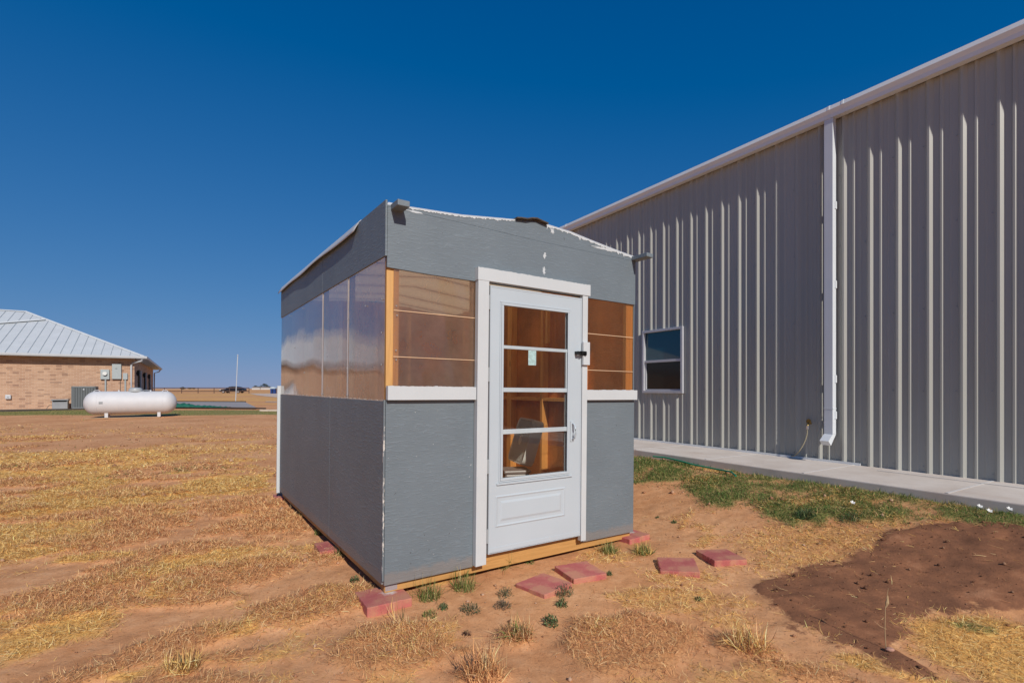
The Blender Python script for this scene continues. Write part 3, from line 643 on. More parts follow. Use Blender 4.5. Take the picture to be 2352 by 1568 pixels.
# screws in rows
mb_w.mi = 1
for z in (.06, .95, 1.9, 2.85, 3.8):
    for k in range(-30, 22):
        x = off+k*PITCH-.10
        if X0 < x < X1 and not (WX0-.1 < x < WX1+.1 and WZ0 < z < WZ1): mb_w.lathe([(.007, -.009), (.007, 0)], (x+rnd.uniform(-.004, .004), 0, z+rnd.uniform(-.01, .01)), 'y', 6)
mb_w.build('wall', [steel, grey_metal], bld)
BD = 14; RZ = H0+1.2
mb = MB(); mb.prism([(.01, 0-.3), (BD, -.3), (BD, H0), (BD/2, RZ), (.01, H0)], X0-.005, X0+.02, 'x').build('end_wall', steel, bld)
mb = MB(); mb.prism([(.01, 0-.3), (BD, -.3), (BD, H0), (BD/2, RZ), (.01, H0)], X1-.02, X1+.005, 'x').build('end_wall', steel, bld)
MB().box(X0+.03, X1-.03, BD-.03, BD, -.3, H0).build('back_wall', steel, bld)
MB().prism([(-.03, H0+.03), (BD/2, RZ+.03), (BD+.03, H0+.03), (BD+.03, H0+.06), (BD/2, RZ+.08), (-.03, H0+.08)], X0-.05, X1+.05, 'x').build('roof', white_steel, bld)
# gutter with two joints
gp = [(-.035, H0+.085), (-.120, H0+.150), (-.145, H0+.140), (-.158, H0+.085), (-.135, H0+.035), (-.130, H0-.012), (-.035, H0-.012)]
MB().prism(gp, X0-.05, X1+.05, 'x').build('gutter', white_steel, bld)
for x in (-1.66, -1.83, 2.9, -7.5):
    MB().prism([(a-.003, b+(.003 if b > H0 else -.003)) for a, b in gp], x-.012, x+.012, 'x').build('gutter_joint', white_steel, bld)
# downspout
dx0, dx1 = -1.90, -1.79; dsm = flat('downspout_white', (.66, .69, .72), .35, 0, .03)
mb = MB(); mb.box(dx0, dx1, -.125, -.040, .37, H0-.013); d_o = mb.build('downspout', dsm, bld, .003)
mb = MB(); mb.add([(dx0,-.125,.37),(dx1,-.125,.37),(dx1,-.040,.37),(dx0,-.040,.37),(dx0-.001,-.235,.285),(dx1+.001,-.235,.285),(dx1+.001,-.17,.225),(dx0-.001,-.17,.225)], [(0,1,5,4),(1,2,6,5),(2,3,7,6),(3,0,4,7),(4,5,6,7)])
mb.build('outlet', dsm, d_o)
for z in (.62, 1.1, 2.35, 3.4): MB().box(dx1+.0005, dx1+.008, -.075, -.033, z-.05, z+.05).build('strap', dsm, d_o)
MB().box(dx0-.003, dx1+.003, -.128, -.037, .70, .715).build('spout_joint', dsm, d_o)
MB().box(-15, -1.5, -.045, -.034, -.02, .018).build('base_trim', white_steel, bld)
# window
alu = flat('window_frame_metal', (.52, .52, .54), .4, .2, .05)
wn = MB(); t = .045
for b in ((WX0, WX1, WZ1-t, WZ1), (WX0, WX1, WZ0, WZ0+t), (WX0, WX0+t, WZ0+t, WZ1-t), (WX1-t, WX1, WZ0+t, WZ1-t)): wn.box(b[0], b[1], -.055, .05, b[2], b[3])
win = wn.build('window', alu, bld, .004)
zm = 1.985-WZ
MB().box(WX0+t, WX1-t, -.040, .03, zm-.022, zm+.022).build('meeting_rail', alu, win, .003)
lf = MB(); s_ = .028
for b in ((WX0+t, WX1-t, WZ0+t, WZ0+t+s_), (WX0+t, WX0+t+s_, WZ0+t+s_, zm-.023), (WX1-t-s_, WX1-t, WZ0+t+s_, zm-.023)): lf.box(b[0], b[1], -.02, .02, b[2], b[3])
lf.build('lower_sash', alu, win, .002)
teal = glass_mat('teal_glass', (.06, .16, .19), 2.6)
m, nt, bs = M('teal_film'); bs.inputs['Base Color'].default_value = (.010, .055, .075, 1); bs.inputs['Roughness'].default_value = .03; bs.inputs['Specular IOR Level'].default_value = .8; teal = m
m, nt, bs = M('dark_screened_glass'); bs.inputs['Base Color'].default_value = (.012, .014, .014, 1); bs.inputs['Roughness'].default_value = .12; bs.inputs['Specular IOR Level'].default_value = .3; dkg = m
MB().box(WX0+t, WX1-t, .004, .008, zm+.022, WZ1-t).build('upper_pane', teal, win)
MB().box(WX0+t+s_, WX1-t-s_, .004, .008, WZ0+t+s_, zm-.0225).build('lower_pane', dkg, win)
# faucet and short hose
brass = flat('brass', (.45, .30, .10), .35, .8, .2, 30)
fa = thing('faucet', 'brass wall faucet on the metal wall left of the downspout', 'faucet', BM @ Matrix.Translation((-2.135, 0, .49)))
MB().tube([(0, .01, 0), (0, -.07, 0), (0, -.085, -.015), (0, -.09, -.045)], [.012, .013, .014, .014], 10).build('spout', brass, fa, smooth=True)
mb = MB(); mb.lathe([(.03, -.010), (.034, -.004), (.030, .004)], (0, -.058, .032), 'y', 14); mb.tube([(0, -.058, 0), (0, -.058, .03)], .005); mb.build('valve_wheel', brass, fa, smooth=True)
MB().tube([(0, -.09, -.03), (0, -.09, -.075)], .017, 10).build('collar', flat('chrome', (.6, .62, .64), .25, .9), fa)
hz = [(-2.135, -.09, .42), (-2.137, -.095, .35), (-2.15, -.11, .27), (-2.18, -.13, .18), (-2.23, -.14, .09), (-2.29, -.13, .03), (-2.36, -.10, .013)]
o = MB().tube([(a, b, c_) for a, b, c_ in hz], .008, 8).build('drain_hose', flat('tan_hose', (.34, .29, .19), .5), smooth=True); o.matrix_world = BM
tag(o, 'short tan hose hanging from the brass faucet down to the concrete walk', 'hose')
# concrete walk
m, nt, bs = M('walk_concrete'); v = coords(nt)
c = ramp(nt, noise(nt, v, 1.2, 8, .65), [(.3, (.54, .455, .385)), (.55, (.66, .585, .515)), (.75, (.72, .66, .60))])
c = mixc(nt, ramp(nt, noise(nt, coords(nt, (.6, 2.5, 1)), 1.3, 5), [(.55, (0,)*3), (.75, (.5,)*3)]), c, (.50, .36, .26))
L(nt, c, bs.inputs['Base Color']); bs.inputs['Roughness'].default_value = .85; bump(nt, noise(nt, v, 120, 4), bs, .2, .002)
wk = MB().box(X0-1, X1, -1.24, .02, -.6, -.012).build('sidewalk', m, None, .012); wk.matrix_world = BM; tag(wk, kind='structure')
m2 = flat('joint_concrete', (.62, .59, .56), .8, 0, .08, 8); mb = MB()
for k in range(-12, 6): x = -.232-1.34*k; mb.box(x-.012, x+.012, -1.235, -.02, -.011, -.0085)
mb.box(-1.2, X1-.5, -.31, -.295, -.0085, -.006)
o = mb.build('joint', m2, wk)

# ------------------------------------------------------------------ brick house far left
HC = Vector((-20.9, 28.1)); hr = Vector((.842, .539)); HZ = .455
hang = math.atan2(hr.y, hr.x); HM = Matrix.Translation((HC.x, HC.y, HZ)) @ Matrix.Rotation(hang, 4, 'Z')   # local x to the right, y back
house = thing('brick_house', 'single storey tan brick house with white standing seam metal roof, far left behind the tank', 'house', HM)
def brick(name, sidewise):
    m, nt, bs = M(name); tc = node(nt, 'ShaderNodeTexCoord'); sx = node(nt, 'ShaderNodeSeparateXYZ'); L(nt, tc.outputs['Object'], sx.inputs[0])
    cb = node(nt, 'ShaderNodeCombineXYZ'); L(nt, sx.outputs['Y' if sidewise else 'X'], cb.inputs[0]); L(nt, sx.outputs['Z'], cb.inputs[1])
    bt = node(nt, 'ShaderNodeTexBrick', Scale=1.0); bt.inputs['Brick Width'].default_value = .203*1.15; bt.inputs['Row Height'].default_value = .0767
    bt.inputs['Mortar Size'].default_value = .006; bt.inputs['Bias'].default_value = -.1; bt.inputs['Color1'].default_value = (.38, .215, .135, 1); bt.inputs['Color2'].default_value = (.54, .34, .22, 1)
    bt.inputs['Mortar'].default_value = (.56, .46, .36, 1); L(nt, cb.outputs[0], bt.inputs['Vector'])
    mp = node(nt, 'ShaderNodeMapping'); mp.inputs['Scale'].default_value = (1/.234, 1/.0767, 1); L(nt, cb.outputs[0], mp.inputs[0])
    fl = node(nt, 'ShaderNodeVectorMath', operation='FLOOR'); L(nt, mp.outputs[0], fl.inputs[0])
    wn_ = node(nt, 'ShaderNodeTexWhiteNoise', noise_dimensions='2D'); L(nt, fl.outputs[0], wn_.inputs['Vector'])
    c = mixc(nt, ramp(nt, wn_.outputs['Value'], [(.90, (0,)*3), (.92, (.75,)*3)]), bt.outputs['Color'], (.16, .09, .07))
    c = mixc(nt, .35, c, ramp(nt, noise(nt, tc.outputs['Object'], .7, 4), [(.35, (.36, .2, .12)), (.65, (.56, .36, .23))]))
    L(nt, c, bs.inputs['Base Color']); bs.inputs['Roughness'].default_value = .9; bump(nt, bt.outputs['Fac'], bs, -.4, .01); return m
brF, brS = brick('tan_brick_front', False), brick('tan_brick_side', True)
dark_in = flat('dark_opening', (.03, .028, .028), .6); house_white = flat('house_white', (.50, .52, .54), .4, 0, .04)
HL, HW = 30.0, 19.0; EH = 2.78; WH = 2.66
MB().box(-HL, 0, 0, .3, -.5, WH).build('wall', brF, house)
MB().box(-HL, -HL+.3, .301, 11, -.5, WH).build('wall', brS, house)
# right hand side wall with three deep openings
ops = [(2.2, 4.9), (7.2, 9.9), (12.2, 14.9)]; prev = .301; mb = MB()
for a, b in ops+[(18.4, 18.4)]: mb.box(-.3, -.001, prev, a, -.5, WH); prev = b
for a, b in ops: mb.box(-.299, -.002, a+.0, b, 2.15, WH)
mb.build('wall', brS, house)
for a, b in ops:
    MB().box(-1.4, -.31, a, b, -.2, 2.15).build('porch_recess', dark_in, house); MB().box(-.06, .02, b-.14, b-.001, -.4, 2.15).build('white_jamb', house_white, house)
for y in (1.2, 6.1, 11.0):
    ln = MB().box(.03, .16, y-.07, y+.07, 1.75, 2.05).build('wall_lantern', black_metal, house, .01); MB().box(.005, .03, y-.03, y+.03, 1.85, 1.95).build('bracket', black_metal, ln)
ov = .48; ez = EH
e_ = lambda x, y: (x, y, ez)
Rg = 5.5; pz = ez+2.75; x0, x1, y0, y1 = -HL-ov, ov, -ov, HW+ov; yb = 11+ov; xa = -11-ov
A_ = (x1-Rg-ov, y0+Rg+ov, pz); Bp = (x0+Rg+ov, y0+Rg+ov, pz); Cq = (x1-Rg-ov, y1-Rg-ov, pz)
m, nt, bs = M('white_metal_roof'); v = coords(nt)
L(nt, ramp(nt, noise(nt, v, 1.5, 4), [(.3, (.54, .56, .56)), (.7, (.60, .62, .62))]), bs.inputs['Base Color']); bs.inputs['Roughness'].default_value = .4; hroof = m
mb = MB(); mb.add([(x0,y0,ez),(x1,y0,ez),A_,Bp,(x1,y1,ez),Cq,(xa,y1,ez),(xa,yb,ez),(x0,yb,ez)], [(0,1,2,3),(1,4,5,2),(4,6,5),(6,7,2,5),(7,8,3,2),(8,0,3)])
rf = mb.build('roof', hroof, house)
# standing seams on the front plane
seam_m = flat('seam_grey', (.34, .38, .41), .5)
mb = MB(); sl_ = (pz-ez)/(A_[1]-y0); k = 0; x = x1-.25
while x > x0+.3:
    ymax = min(A_[1]-y0, (x1-x), (x-x0))
    a, b = (x, y0+.02, ez+.004), (x, y0+ymax-.06, ez+sl_*(ymax-.08)+.004)
    mb.add([(a[0]-.015, a[1], a[2]), (a[0]+.015, a[1], a[2]), (b[0]+.015, b[1], b[2]), (b[0]-.015, b[1], b[2]), (a[0]-.012, a[1], a[2]+.03), (a[0]+.012, a[1], a[2]+.03), (b[0]+.012, b[1], b[2]+.03), (b[0]-.012, b[1], b[2]+.03)],
       [(4,5,6,7),(0,1,5,4),(1,2,6,5),(3,0,4,7)]); x -= .41
mb.build('standing_seam', seam_m, rf)
def cap(a, b, w_=.11, h=.05):
    a, b = Vector(a), Vector(b); d = (b-a).normalized(); s_ = d.cross(Vector((0,0,1))).normalized()*w_
    up = Vector((0,0,h)); dn = Vector((0,0,-.02))
    return [a-s_+dn, a+up, a+s_+dn, b-s_+dn, b+up, b+s_+dn]
for a, b in (((x1, y0, ez), A_), (A_, Bp), (A_, Cq), ((x1, y1, ez), Cq)):
    MB().add(cap(a, b), [(0,1,4,3),(1,2,5,4),(0,2,1),(3,4,5)]).build('ridge_cap', hroof, rf)
# the line where a lower roof wing meets the main slope
q1 = Vector((A_[0]+1.15, 0, 0)); yy = (x1-q1.x); pA = Vector((q1.x-.1, y0+yy-.1, ez+sl_*(yy-.1)+.05)); pB = Vector((pA.x-5.0, pA.y-2.7, pA.z-2.7*sl_))
MB().add(cap(pB, pA, .10, .06), [(0,1,4,3),(1,2,5,4),(0,2,1),(3,4,5)]).build('ridge_cap', hroof, rf)
MB().prism([(x1-.42, y0+.45), (x1-.02, y0+.02), (x1-.02, y1), (x1-.5, y1)], ez-.12, ez-.11, 'z').build('soffit', house_white, house)
MB().box(x0, x1-.45, y0+.02, -.002, ez-.12, ez-.11).build('soffit', house_white, house)
gprof = [(0, 0), (-.11, 0), (-.13, .06), (-.13, .13), (-.11, .135), (0, .13)]
MB().prism([(y0+a, ez-.115+b) for a, b in gprof], x0, x1+.12, 'x').build('gutter', house_white, house)
MB().prism([(x1-a, ez-.115+b) for a, b in gprof], y0+.0, y1+.1, 'y').build('gutter', house_white, house)
MB().tube([(x1-.1, y0-.05, ez-.14), (x1-.12, y0, ez-.24), (.02, -.20, ez-.33), (-.12, -.07, ez-.42), (-.14, -.06, ez-.55), (-.14, -.06, -.2)], .05, 8).build('downspout', house_white, house, smooth=True)
MB().tube([(x1-.0, y1-.3, ez-.14), (x1-.1, y1-.4, ez-.3), (.08, y1-.9, ez-.42), (.07, y1-.9, -.2)], .05, 8).build('downspout', house_white, house, smooth=True)
# things on the wall
box_g = flat('meter_grey', (.36, .40, .40), .5, 0, .05)
HI = HM
def hthing(name, label, cat, x, y=0, z=0): return thing(name, label, cat, HM @ Matrix.Translation((x, y, z)))
mt = hthing('electric_meter', 'grey meter box with round white dial on the brick wall, left of the tall panel', 'meter', -1.27)
MB().box(-.19, .19, -.13, -.001, 1.52, 2.05).build('box', box_g, mt, .01)
MB().lathe([(.095, -.235), (.1, -.22), (.1, -.131)], (0, 0, 1.83), 'y', 18).build('dial', flat('dial_white', (.7, .7, .66), .2), mt)
MB().tube([(.02, -.06, 1.52), (.02, -.06, -.1)], .04, 8).build('conduit', box_g, mt)
bp = hthing('breaker_panel', 'tall grey breaker panel on the brick wall between two smaller boxes', 'electrical box', -.77)
MB().box(-.2, .2, -.14, -.001, 1.54, 2.36).build('box', box_g, bp, .01); MB().box(-.05, .03, -.15, -.141, 2.1, 2.12).build('latch', black_metal, bp)
MB().tube([(.15, -.03, 1.54), (.15, -.03, -.1)], .012, 6).build('cable', flat('cable_brown', (.12, .1, .09), .6), bp)
sb = hthing('switch_box', 'small grey switch box on the brick wall nearest the corner downspout', 'electrical box', -.40)
MB().box(-.1, .1, -.11, -.001, 1.52, 1.87).build('box', box_g, sb, .008); MB().tube([(0, -.05, 1.52), (0, -.05, -.1)], .04, 8).build('conduit', box_g, sb)
sp_ = hthing('wall_spigot', 'small white covered spigot low on the brick wall at the far left', 'spigot', -5.06)
MB().box(-.11, .11, -.12, -.001, .50, .71).build('cover', house_white, sp_, .03); MB().lathe([(.03, -.14), (.03, -.121)], (0, 0, .60), 'y', 10).build('knob', grey_metal, sp_)
# air conditioner
acm = flat('condenser_grey', (.15, .165, .17), .5, 0, .08); acd = flat('condenser_dark', (.035, .04, .042), .6)
ac = thing('air_conditioner', 'large grey louvred air conditioning unit between the small grey cabinet and the white tank', 'air conditioner', HM @ Matrix.Translation((-1.98, -.95, 0)))
MB().prism(rrect(.46, .46, .08), -.05, 1.10, 'z').build('core', acd, ac)
mb = MB()
for k in range(26):
    for sx_, sy_ in ((1, 0), (0, 1), (-1, 0), (0, -1)):
        t = -.40+.8*k/25
        if k % 2: continue
        if sx_: mb.box(sx_*.47-.01, sx_*.47+.01, t-.018, t+.018, .06, 1.06)
        else: mb.box(t-.018, t+.018, sy_*.47-.01, sy_*.47+.01, .06, 1.06)
mb.build('louvre', acm, ac)
MB().prism(rrect(.49, .49, .09), 1.06, 1.14, 'z').build('top', acm, ac, .01); MB().prism(rrect(.49, .49, .09), -.08, .07, 'z').build('base', acm, ac, .01)
for sx_ in (-1, 1):
    for sy_ in (-1, 1): MB().tube([(sx_*.45, sy_*.45, .05), (sx_*.45, sy_*.45, 1.08)], .035, 8).build('corner_post', acm, ac)
MB().lathe([(.035, -.492), (.035, -.479)], (0, 0, .98), 'y', 12).build('badge', house_white, ac)
cb_ = thing('utility_cabinet', 'low grey metal cabinet with dark slot by the brick wall, left of the louvred unit', 'cabinet', HM @ Matrix.Translation((-3.0, -.55, 0)))
MB().box(-.30, .30, -.22, .2, -.05, .34).build('body', flat('cabinet_grey', (.26, .27, .28), .5), cb_, .01); MB().box(-.34, .34, -.27, .22, .42, .48).build('top', bpy.data.materials['cabinet_grey'], cb_, .008)
MB().box(-.26, .26, -.15, .15, .341, .419).build('slot', acd, cb_); 
for a in (-1, 1): MB().box(min(a*.30, a*.27), max(a*.30, a*.27), -.22, .2, .341, .419).build('side_post', bpy.data.materials['cabinet_grey'], cb_)
MB().tube([(-.3, -.05, .2), (-.42, -.1, .18), (-.5, -.14, .05), (-.52, -.2, -.04)], .012, 6).build('cable', bpy.data.materials['cable_brown'], cb_, smooth=True)
# dirt bed and edging in front of the house
m = flat('bed_dirt', (.48, .33, .22), .9, 0, .2, 3, .4, 30)
o = MB().prism([(-9.0, -1.75), (.6, -1.75), (.6, -.02), (-9, -.02)], -.3, -.02, 'z').build('dirt_bed', m); o.matrix_world = HM; tag(o, kind='structure')
o = MB().box(-6.6, .4, -1.80, -1.752, -.2, .03).build('garden_edging', flat('dark_edging', (.06, .045, .035), .8)); o.matrix_world = HM; tag(o, 'dark strip of edging between the lawn and the dirt bed of the brick house', 'edging')

# ------------------------------------------------------------------ propane tank
tx, ty = -15.35, 20.5; tz = gr_z(tx, ty)
tk = thing('propane_tank', 'long white propane tank with rounded ends and grey dome, before the brick house', 'tank', Matrix.Translation((tx, ty, tz)) @ Matrix.Rotation(math.atan2(.50, .86), 4, 'Z'))
Rt, Lh = .465, 1.52; TZ = .60
prof = []
for k in range(15): a = math.pi/2*k/14; prof.append((max(.004, Rt*math.sin(a)), -Lh+(.40)*(1-math.cos(a))))
prof += [(r_, -h) for r_, h in prof[::-1]]
m, nt, bs = M('tank_white'); v = coords(nt)
L(nt, ramp(nt, noise(nt, v, 3, 5), [(.3, (.56, .56, .565)), (.7, (.61, .61, .615))]), bs.inputs['Base Color']); bs.inputs['Roughness'].default_value = .6; tkm = m
MB().lathe(prof, (0, 0, TZ), 'x', 48).build('body', tkm, tk, smooth='full')
for x in (-1.06, 1.06): MB().lathe([(Rt+.001, x-.004), (Rt+.004, x), (Rt+.001, x+.004)], (0, 0, TZ), 'x', 48).build('weld_seam', tkm, tk, smooth=True)
dm_m = flat('dome_grey', (.38, .40, .40), .4)
MB().lathe([(.23, TZ+Rt-.03), (.235, TZ+Rt+.05), (.22, TZ+Rt+.10), (.15, TZ+Rt+.145), (.02, TZ+Rt+.155)], (.12, 0, 0), 'z', 28).build('dome', dm_m, tk, smooth=True)
for x, s_ in ((-1.12, -1), (1.12, 1)):
    MB().tube([(x-.12*s_, 0, TZ+Rt-.01), (x-.06*s_, 0, TZ+Rt+.045), (x+.05*s_, 0, TZ+Rt+.035), (x+.13*s_, 0, TZ+Rt-.06)], .012, 8).build('lifting_lug', tkm, tk, smooth=True)
for x in (-.42, .62): MB().lathe([(.03, TZ+Rt-.01), (.03, TZ+Rt+.04), (.02, TZ+Rt+.05)], (x, 0, 0), 'z', 10).build('valve', tkm, tk)
for x in (-.78, .92):
    for y in (-.22, .22): MB().box(x-.055, x+.055, y-.04, y+.04, -.02, .24).build('leg', tkm, tk, .006)
MB().box(-.98, -.86, -.474, -.464, TZ-.02, TZ+.06).build('data_plate', grey_metal, tk)
MB().tube([(.30, 0, TZ+Rt-.02), (.42, 0, TZ+Rt+.05), (.60, 0, TZ+Rt+.03)], .012, 6).build('pipe', grey_metal, tk)
o = MB().box(-1.35, 1.1, -.05, .05, 0, .04).build('timber_plank', wood('weathered_plank', (.42, .27, .15), (.28, .16, .09), 'x'), None, .004)
o.matrix_world = Matrix.Translation((tx+.12, ty-.42, tz-.0)) @ Matrix.Rotation(.44, 4, 'Z'); tag(o, 'weathered plank lying on the dirt under the front of the white tank', 'plank')

# ------------------------------------------------------------------ far things
def far(px, Y): return (px-1176)/FPX*Y
# slab with dark edge and green tarp
m = flat('pad_concrete', (.34, .31, .30), .85, 0, .1, .6, .3, 30)
pts = [(-20.3, 27.1), (-13.1, 26.0), (-19.2, 36.5), (-25.8, 37.5)]
pad = MB().prism(pts, .25, .515, 'z').build('concrete_pad', m); tag(pad, kind='structure')
edm = bpy.data.materials['dark_edging']
mb = MB(); a, b = Vector((-20.3, 27.0, .50)), Vector((-13.1, 25.9, .48)); mb.tube([a, (a+b)/2+Vector((0, .03, .02)), b, b+Vector((.75, -.45, 0))], .04, 6)
o = mb.build('landscape_edging', edm); tag(o, 'dark edging along the near side of the grey concrete pad', 'edging')
mb = MB(); a, b = Vector((-25.8, 37.6, .53)), Vector((-19.2, 36.6, .53)); mb.tube([a, b], .05, 6); o = mb.build('landscape_edging', edm); tag(o, 'dark edging along the far side of the grey concrete pad', 'edging')
mb = MB(); n_ = 40; vs = []
A1, B1 = Vector((-18.9, 26.9, .51)), Vector((-14.6, 26.25, .51))
for i in range(n_+1):
    t = i/n_; p_ = A1.lerp(B1, t); h = .03+.16*math.exp(-((t-.38)/.16)**2)+.05*math.exp(-((t-.7)/.15)**2)+.02*math.sin(i*2.2)
    for k in range(7): a = math.pi*k/6; vs.append((p_.x+.1*math.cos(a)*.3, p_.y-.22*math.cos(a)*(.6+2*h), p_.z+h*math.sin(a)*(1+.25*math.sin(i*1.7+k*2))))
mb.add(vs, [(i*7+k, i*7+k+1, (i+1)*7+k+1, (i+1)*7+k) for i in range(n_) for k in range(6)])
o = mb.build('green_tarp', flat('green_cloth', (.012, .115, .075), .6, 0, .4, 8), smooth='full'); tag(o, 'crumpled dark green tarp rolled along the near edge of the concrete pad', 'tarp')
# pole
Yp = 37.; xp = far(541, Yp); pz0 = gr_z(xp, Yp)
pl = thing('flag_pole', 'thin white bare pole leaning slightly, behind the grey concrete pad', 'pole', Matrix.Translation((xp, Yp, pz0-.1)) @ Matrix.Rotation(R(2.6), 4, 'Y'))
MB().tube([(0, 0, 0), (0, 0, 3.45)], .032, 8).build('shaft', house_white, pl); MB().lathe([(.01, 3.45), (.05, 3.49), (.05, 3.53), (.01, 3.57)], (0, 0, 0), 'z', 10).build('finial', house_white, pl)
# pipe fence
Yf = 104.; rust = flat('rusty_pipe', (.10, .055, .04), .7, 0, .3, 2)
fz = .5
fn = thing('pipe_fence', 'long low dark pipe fence with two rails crossing the plain behind the house', 'fence', Matrix.Translation((far(572, Yf), Yf, fz)))
for z in (1.12, .44): MB().tube([(0, 0, z), (-32, 0, z)], .085, 6).build('rail', rust, fn)
for k, px in enumerate((572, 527, 491.7, 455, 417, 377.4, 340)): MB().tube([(far(px, Yf)-far(572, Yf), 0, -.3 if k else -.6), (far(px, Yf)-far(572, Yf), 0, 1.15)], .07, 6).build('post', rust, fn)
# car beyond the fence
Yc = 112.; cx0, cx1 = far(508, Yc), far(562, Yc); CL = cx1-cx0
car = thing('parked_car', 'black sedan seen from its side beyond the pipe fence, front to the left', 'car', Matrix.Translation((cx0, Yc, .5)))
paint = flat('black_car_paint', (.012, .012, .016), .2, 0, .05); cgl = flat('car_glass', (.05, .055, .06), .1)
low = [(0, .35), (.02, .62), (.5, .80), (1.35, .92), (4.9, .98), (5.12, .85), (5.12, .42), (4.7, .28), (.25, .25)]
low = [(x*CL/5.12, z) for x, z in low]
MB().prism(low, -.9, .9, 'y').build('body', paint, car, .05)
top = [(1.35, .90), (2.1, 1.38), (2.7, 1.47), (3.5, 1.46), (4.15, 1.32), (4.75, .96)]; top = [(x*CL/5.12, z) for x, z in top]
cb2 = MB(); n = len(top); cb2.add([(x, -.82+(z-.9)*.3, z) for x, z in top]+[(x, .82-(z-.9)*.3, z) for x, z in top], [tuple(range(n)), tuple(range(2*n-1, n-1, -1))]+[((i+1)%n, i, i+n, (i+1)%n+n) for i in range(n)])
cb2.build('cabin', paint, car)
for P in ([(1.75, .98), (2.2, 1.33), (2.75, 1.39), (2.75, .98)], [(2.85, .98), (2.85, 1.39), (3.45, 1.38), (4.1, 1.2), (4.3, .99)]):
    MB().add([((x)*CL/5.12, -.835+(z-.9)*.3, z) for x, z in P], [(tuple(range(len(P))))]).build('side_window', cgl, car)
for x in (.95, 4.15):
    wl = MB().lathe([(.20, -.93), (.33, -.92), (.34, -.85), (.34, -.70)], (x*CL/5.12, 0, .33), 'y', 18).build('wheel', flat('tyre', (.02, .02, .02), .8) if x < 1 else bpy.data.materials['tyre'], car)
    MB().lathe([(.02, -.955), (.21, -.945), (.22, -.931)], (x*CL/5.12, 0, .33), 'y', 14).build('rim', flat('alloy', (.5, .5, .52), .35, .3) if x < 1 else bpy.data.materials['alloy'], wl)
    MB().lathe([(.33, .70), (.34, .72), (.34, .9)], (x*CL/5.12, 0, .33), 'y', 18).build('wheel', bpy.data.materials['tyre'], car)
MB().prism([(.03*CL/5.12, .60), (.10, .68), (.5, .74), (.45, .64)], -.915, -.85, 'y').build('headlight', flat('lamp_white', (.8, .8, .78), .2), car)
# driveway
m = flat('pale_gravel', (.60, .46, .36), .95, 0, .12, .5, .5, 6)
def gsheet(name, P, lift=.012):
    return MB().add([(x, y, float(rise(np.array(x), np.array(y)))+lift) for x, y in P], [tuple(range(len(P)))]).build(name, m)
mb = MB(); N = 24
top_e = [ray_ground(px, py) for px, py in ((574, 902.2), (640, 902.0))]; 
P = [(far(572, 100), 100), (far(590, 74), 74), (far(612, 62), 62), (far(640, 55), 55), (far(720, 46), 46), (far(720, 98), 98), (far(640, 99), 99)]
o = gsheet('driveway', P, .02); tag(o, kind='structure')
o = gsheet('path', [(far(608, 36.5), 36.5), (far(640, 36.), 36.), (far(700, 35), 35.), (far(700, 36), 36.3), (far(640, 37.5), 37.5), (far(612, 38.5), 38.5)], .02); tag(o, kind='structure')
o = MB().prism([(-.75, 0), (.9, .25), (.95, .15), (-.7, -.1)], 0, .09, 'z').build('stone_kerb', flat('pale_stone', (.55, .45, .36), .9), None, .01); Yk = 24.3; o.location = (far(632, Yk), Yk, gr_z(far(632, Yk), Yk)); tag(o, 'short pale stone kerb at the end of the lawn left of the shed corner', 'kerb')
# blue hut
Yb = 98.; bx = far(628, Yb)
bt = thing('blue_booth', 'small dark blue booth with pale roof beside the far driveway', 'booth', Matrix.Translation((bx, Yb, .5)))
blm = flat('booth_blue', (.015, .05, .20), .5, 0, .1)
MB().box(-.42, .42, -.4, .4, -.05, .95).build('body', blm, bt, .03); MB().box(-.16, .16, -.42, -.401, .0, .85).build('door', flat('booth_dark', (.01, .02, .07), .5), bt)
MB().prism([(-.55, .95), (.55, .95), (.48, 1.15), (.2, 1.32), (-.3, 1.28), (-.5, 1.1)], -.45, .45, 'y').build('roof', flat('booth_pale', (.45, .52, .56), .5), bt)
o = MB().box(-.12, .12, -.1, .1, -.1, 1.15).build('gate_post', rust, None, .02); o.location = (far(637.5, 97), 97, .5); tag(o, 'rusty brown gate post beside the blue booth, at the shed corner', 'post')
# distant buildings and trees
leafm = flat('distant_leaf', (.035, .05, .03), .9, 0, .3, .3)
def far_tree(px, Y, w_, h, label):
    t = thing('tree', label, 'tree', Matrix.Translation((far(px, Y), Y, .5)), 'small dark trees on the horizon')
    MB().tube([(0, 0, 0), (w_*.03, 0, h*.3), (0, 0, h*.6)], [w_*.06, w_*.05, w_*.03], 6).build('trunk', flat('far_bark', (.08, .06, .05), .9) if 'far_bark' not in bpy.data.materials else bpy.data.materials['far_bark'], t)
    mb = MB()
    for k in range(260):
        a = rnd.uniform(0, 6.28); r_ = math.sqrt(rnd.random()); z = h*(.25+.75*rnd.random()); rr = w_*.5*r_*(math.sin(math.pi*min(1, (z/h-.15)/.9))+.15)
        c_ = Vector((rr*math.cos(a), rr*math.sin(a), z)); s_ = w_*.06
        d1 = Vector([rnd.gauss(0, 1) for _ in range(3)]).normalized()*s_; d2 = Vector([rnd.gauss(0, 1) for _ in range(3)]).normalized()*s_
        mb.add([c_+d1, c_+d2, c_-d1, c_-d2], [(0, 1, 2, 3)])
    mb.build('crown', leafm, t)
far_tree(587, 520, 5, 4.0, 'leftmost dark tree of the distant clump near the shed corner')
far_tree(596, 560, 6, 3.2, 'low dark tree just right of the leftmost in the distant clump')
far_tree(607, 500, 7, 5.6, 'tallest dark tree of the distant clump near the shed corner')
far_tree(618, 540, 5, 3.4, 'small dark tree between the tallest distant tree and the blue booth')
far_tree(420, 420, 4, 2.2, 'small round dark bush on the plain behind the pipe fence')
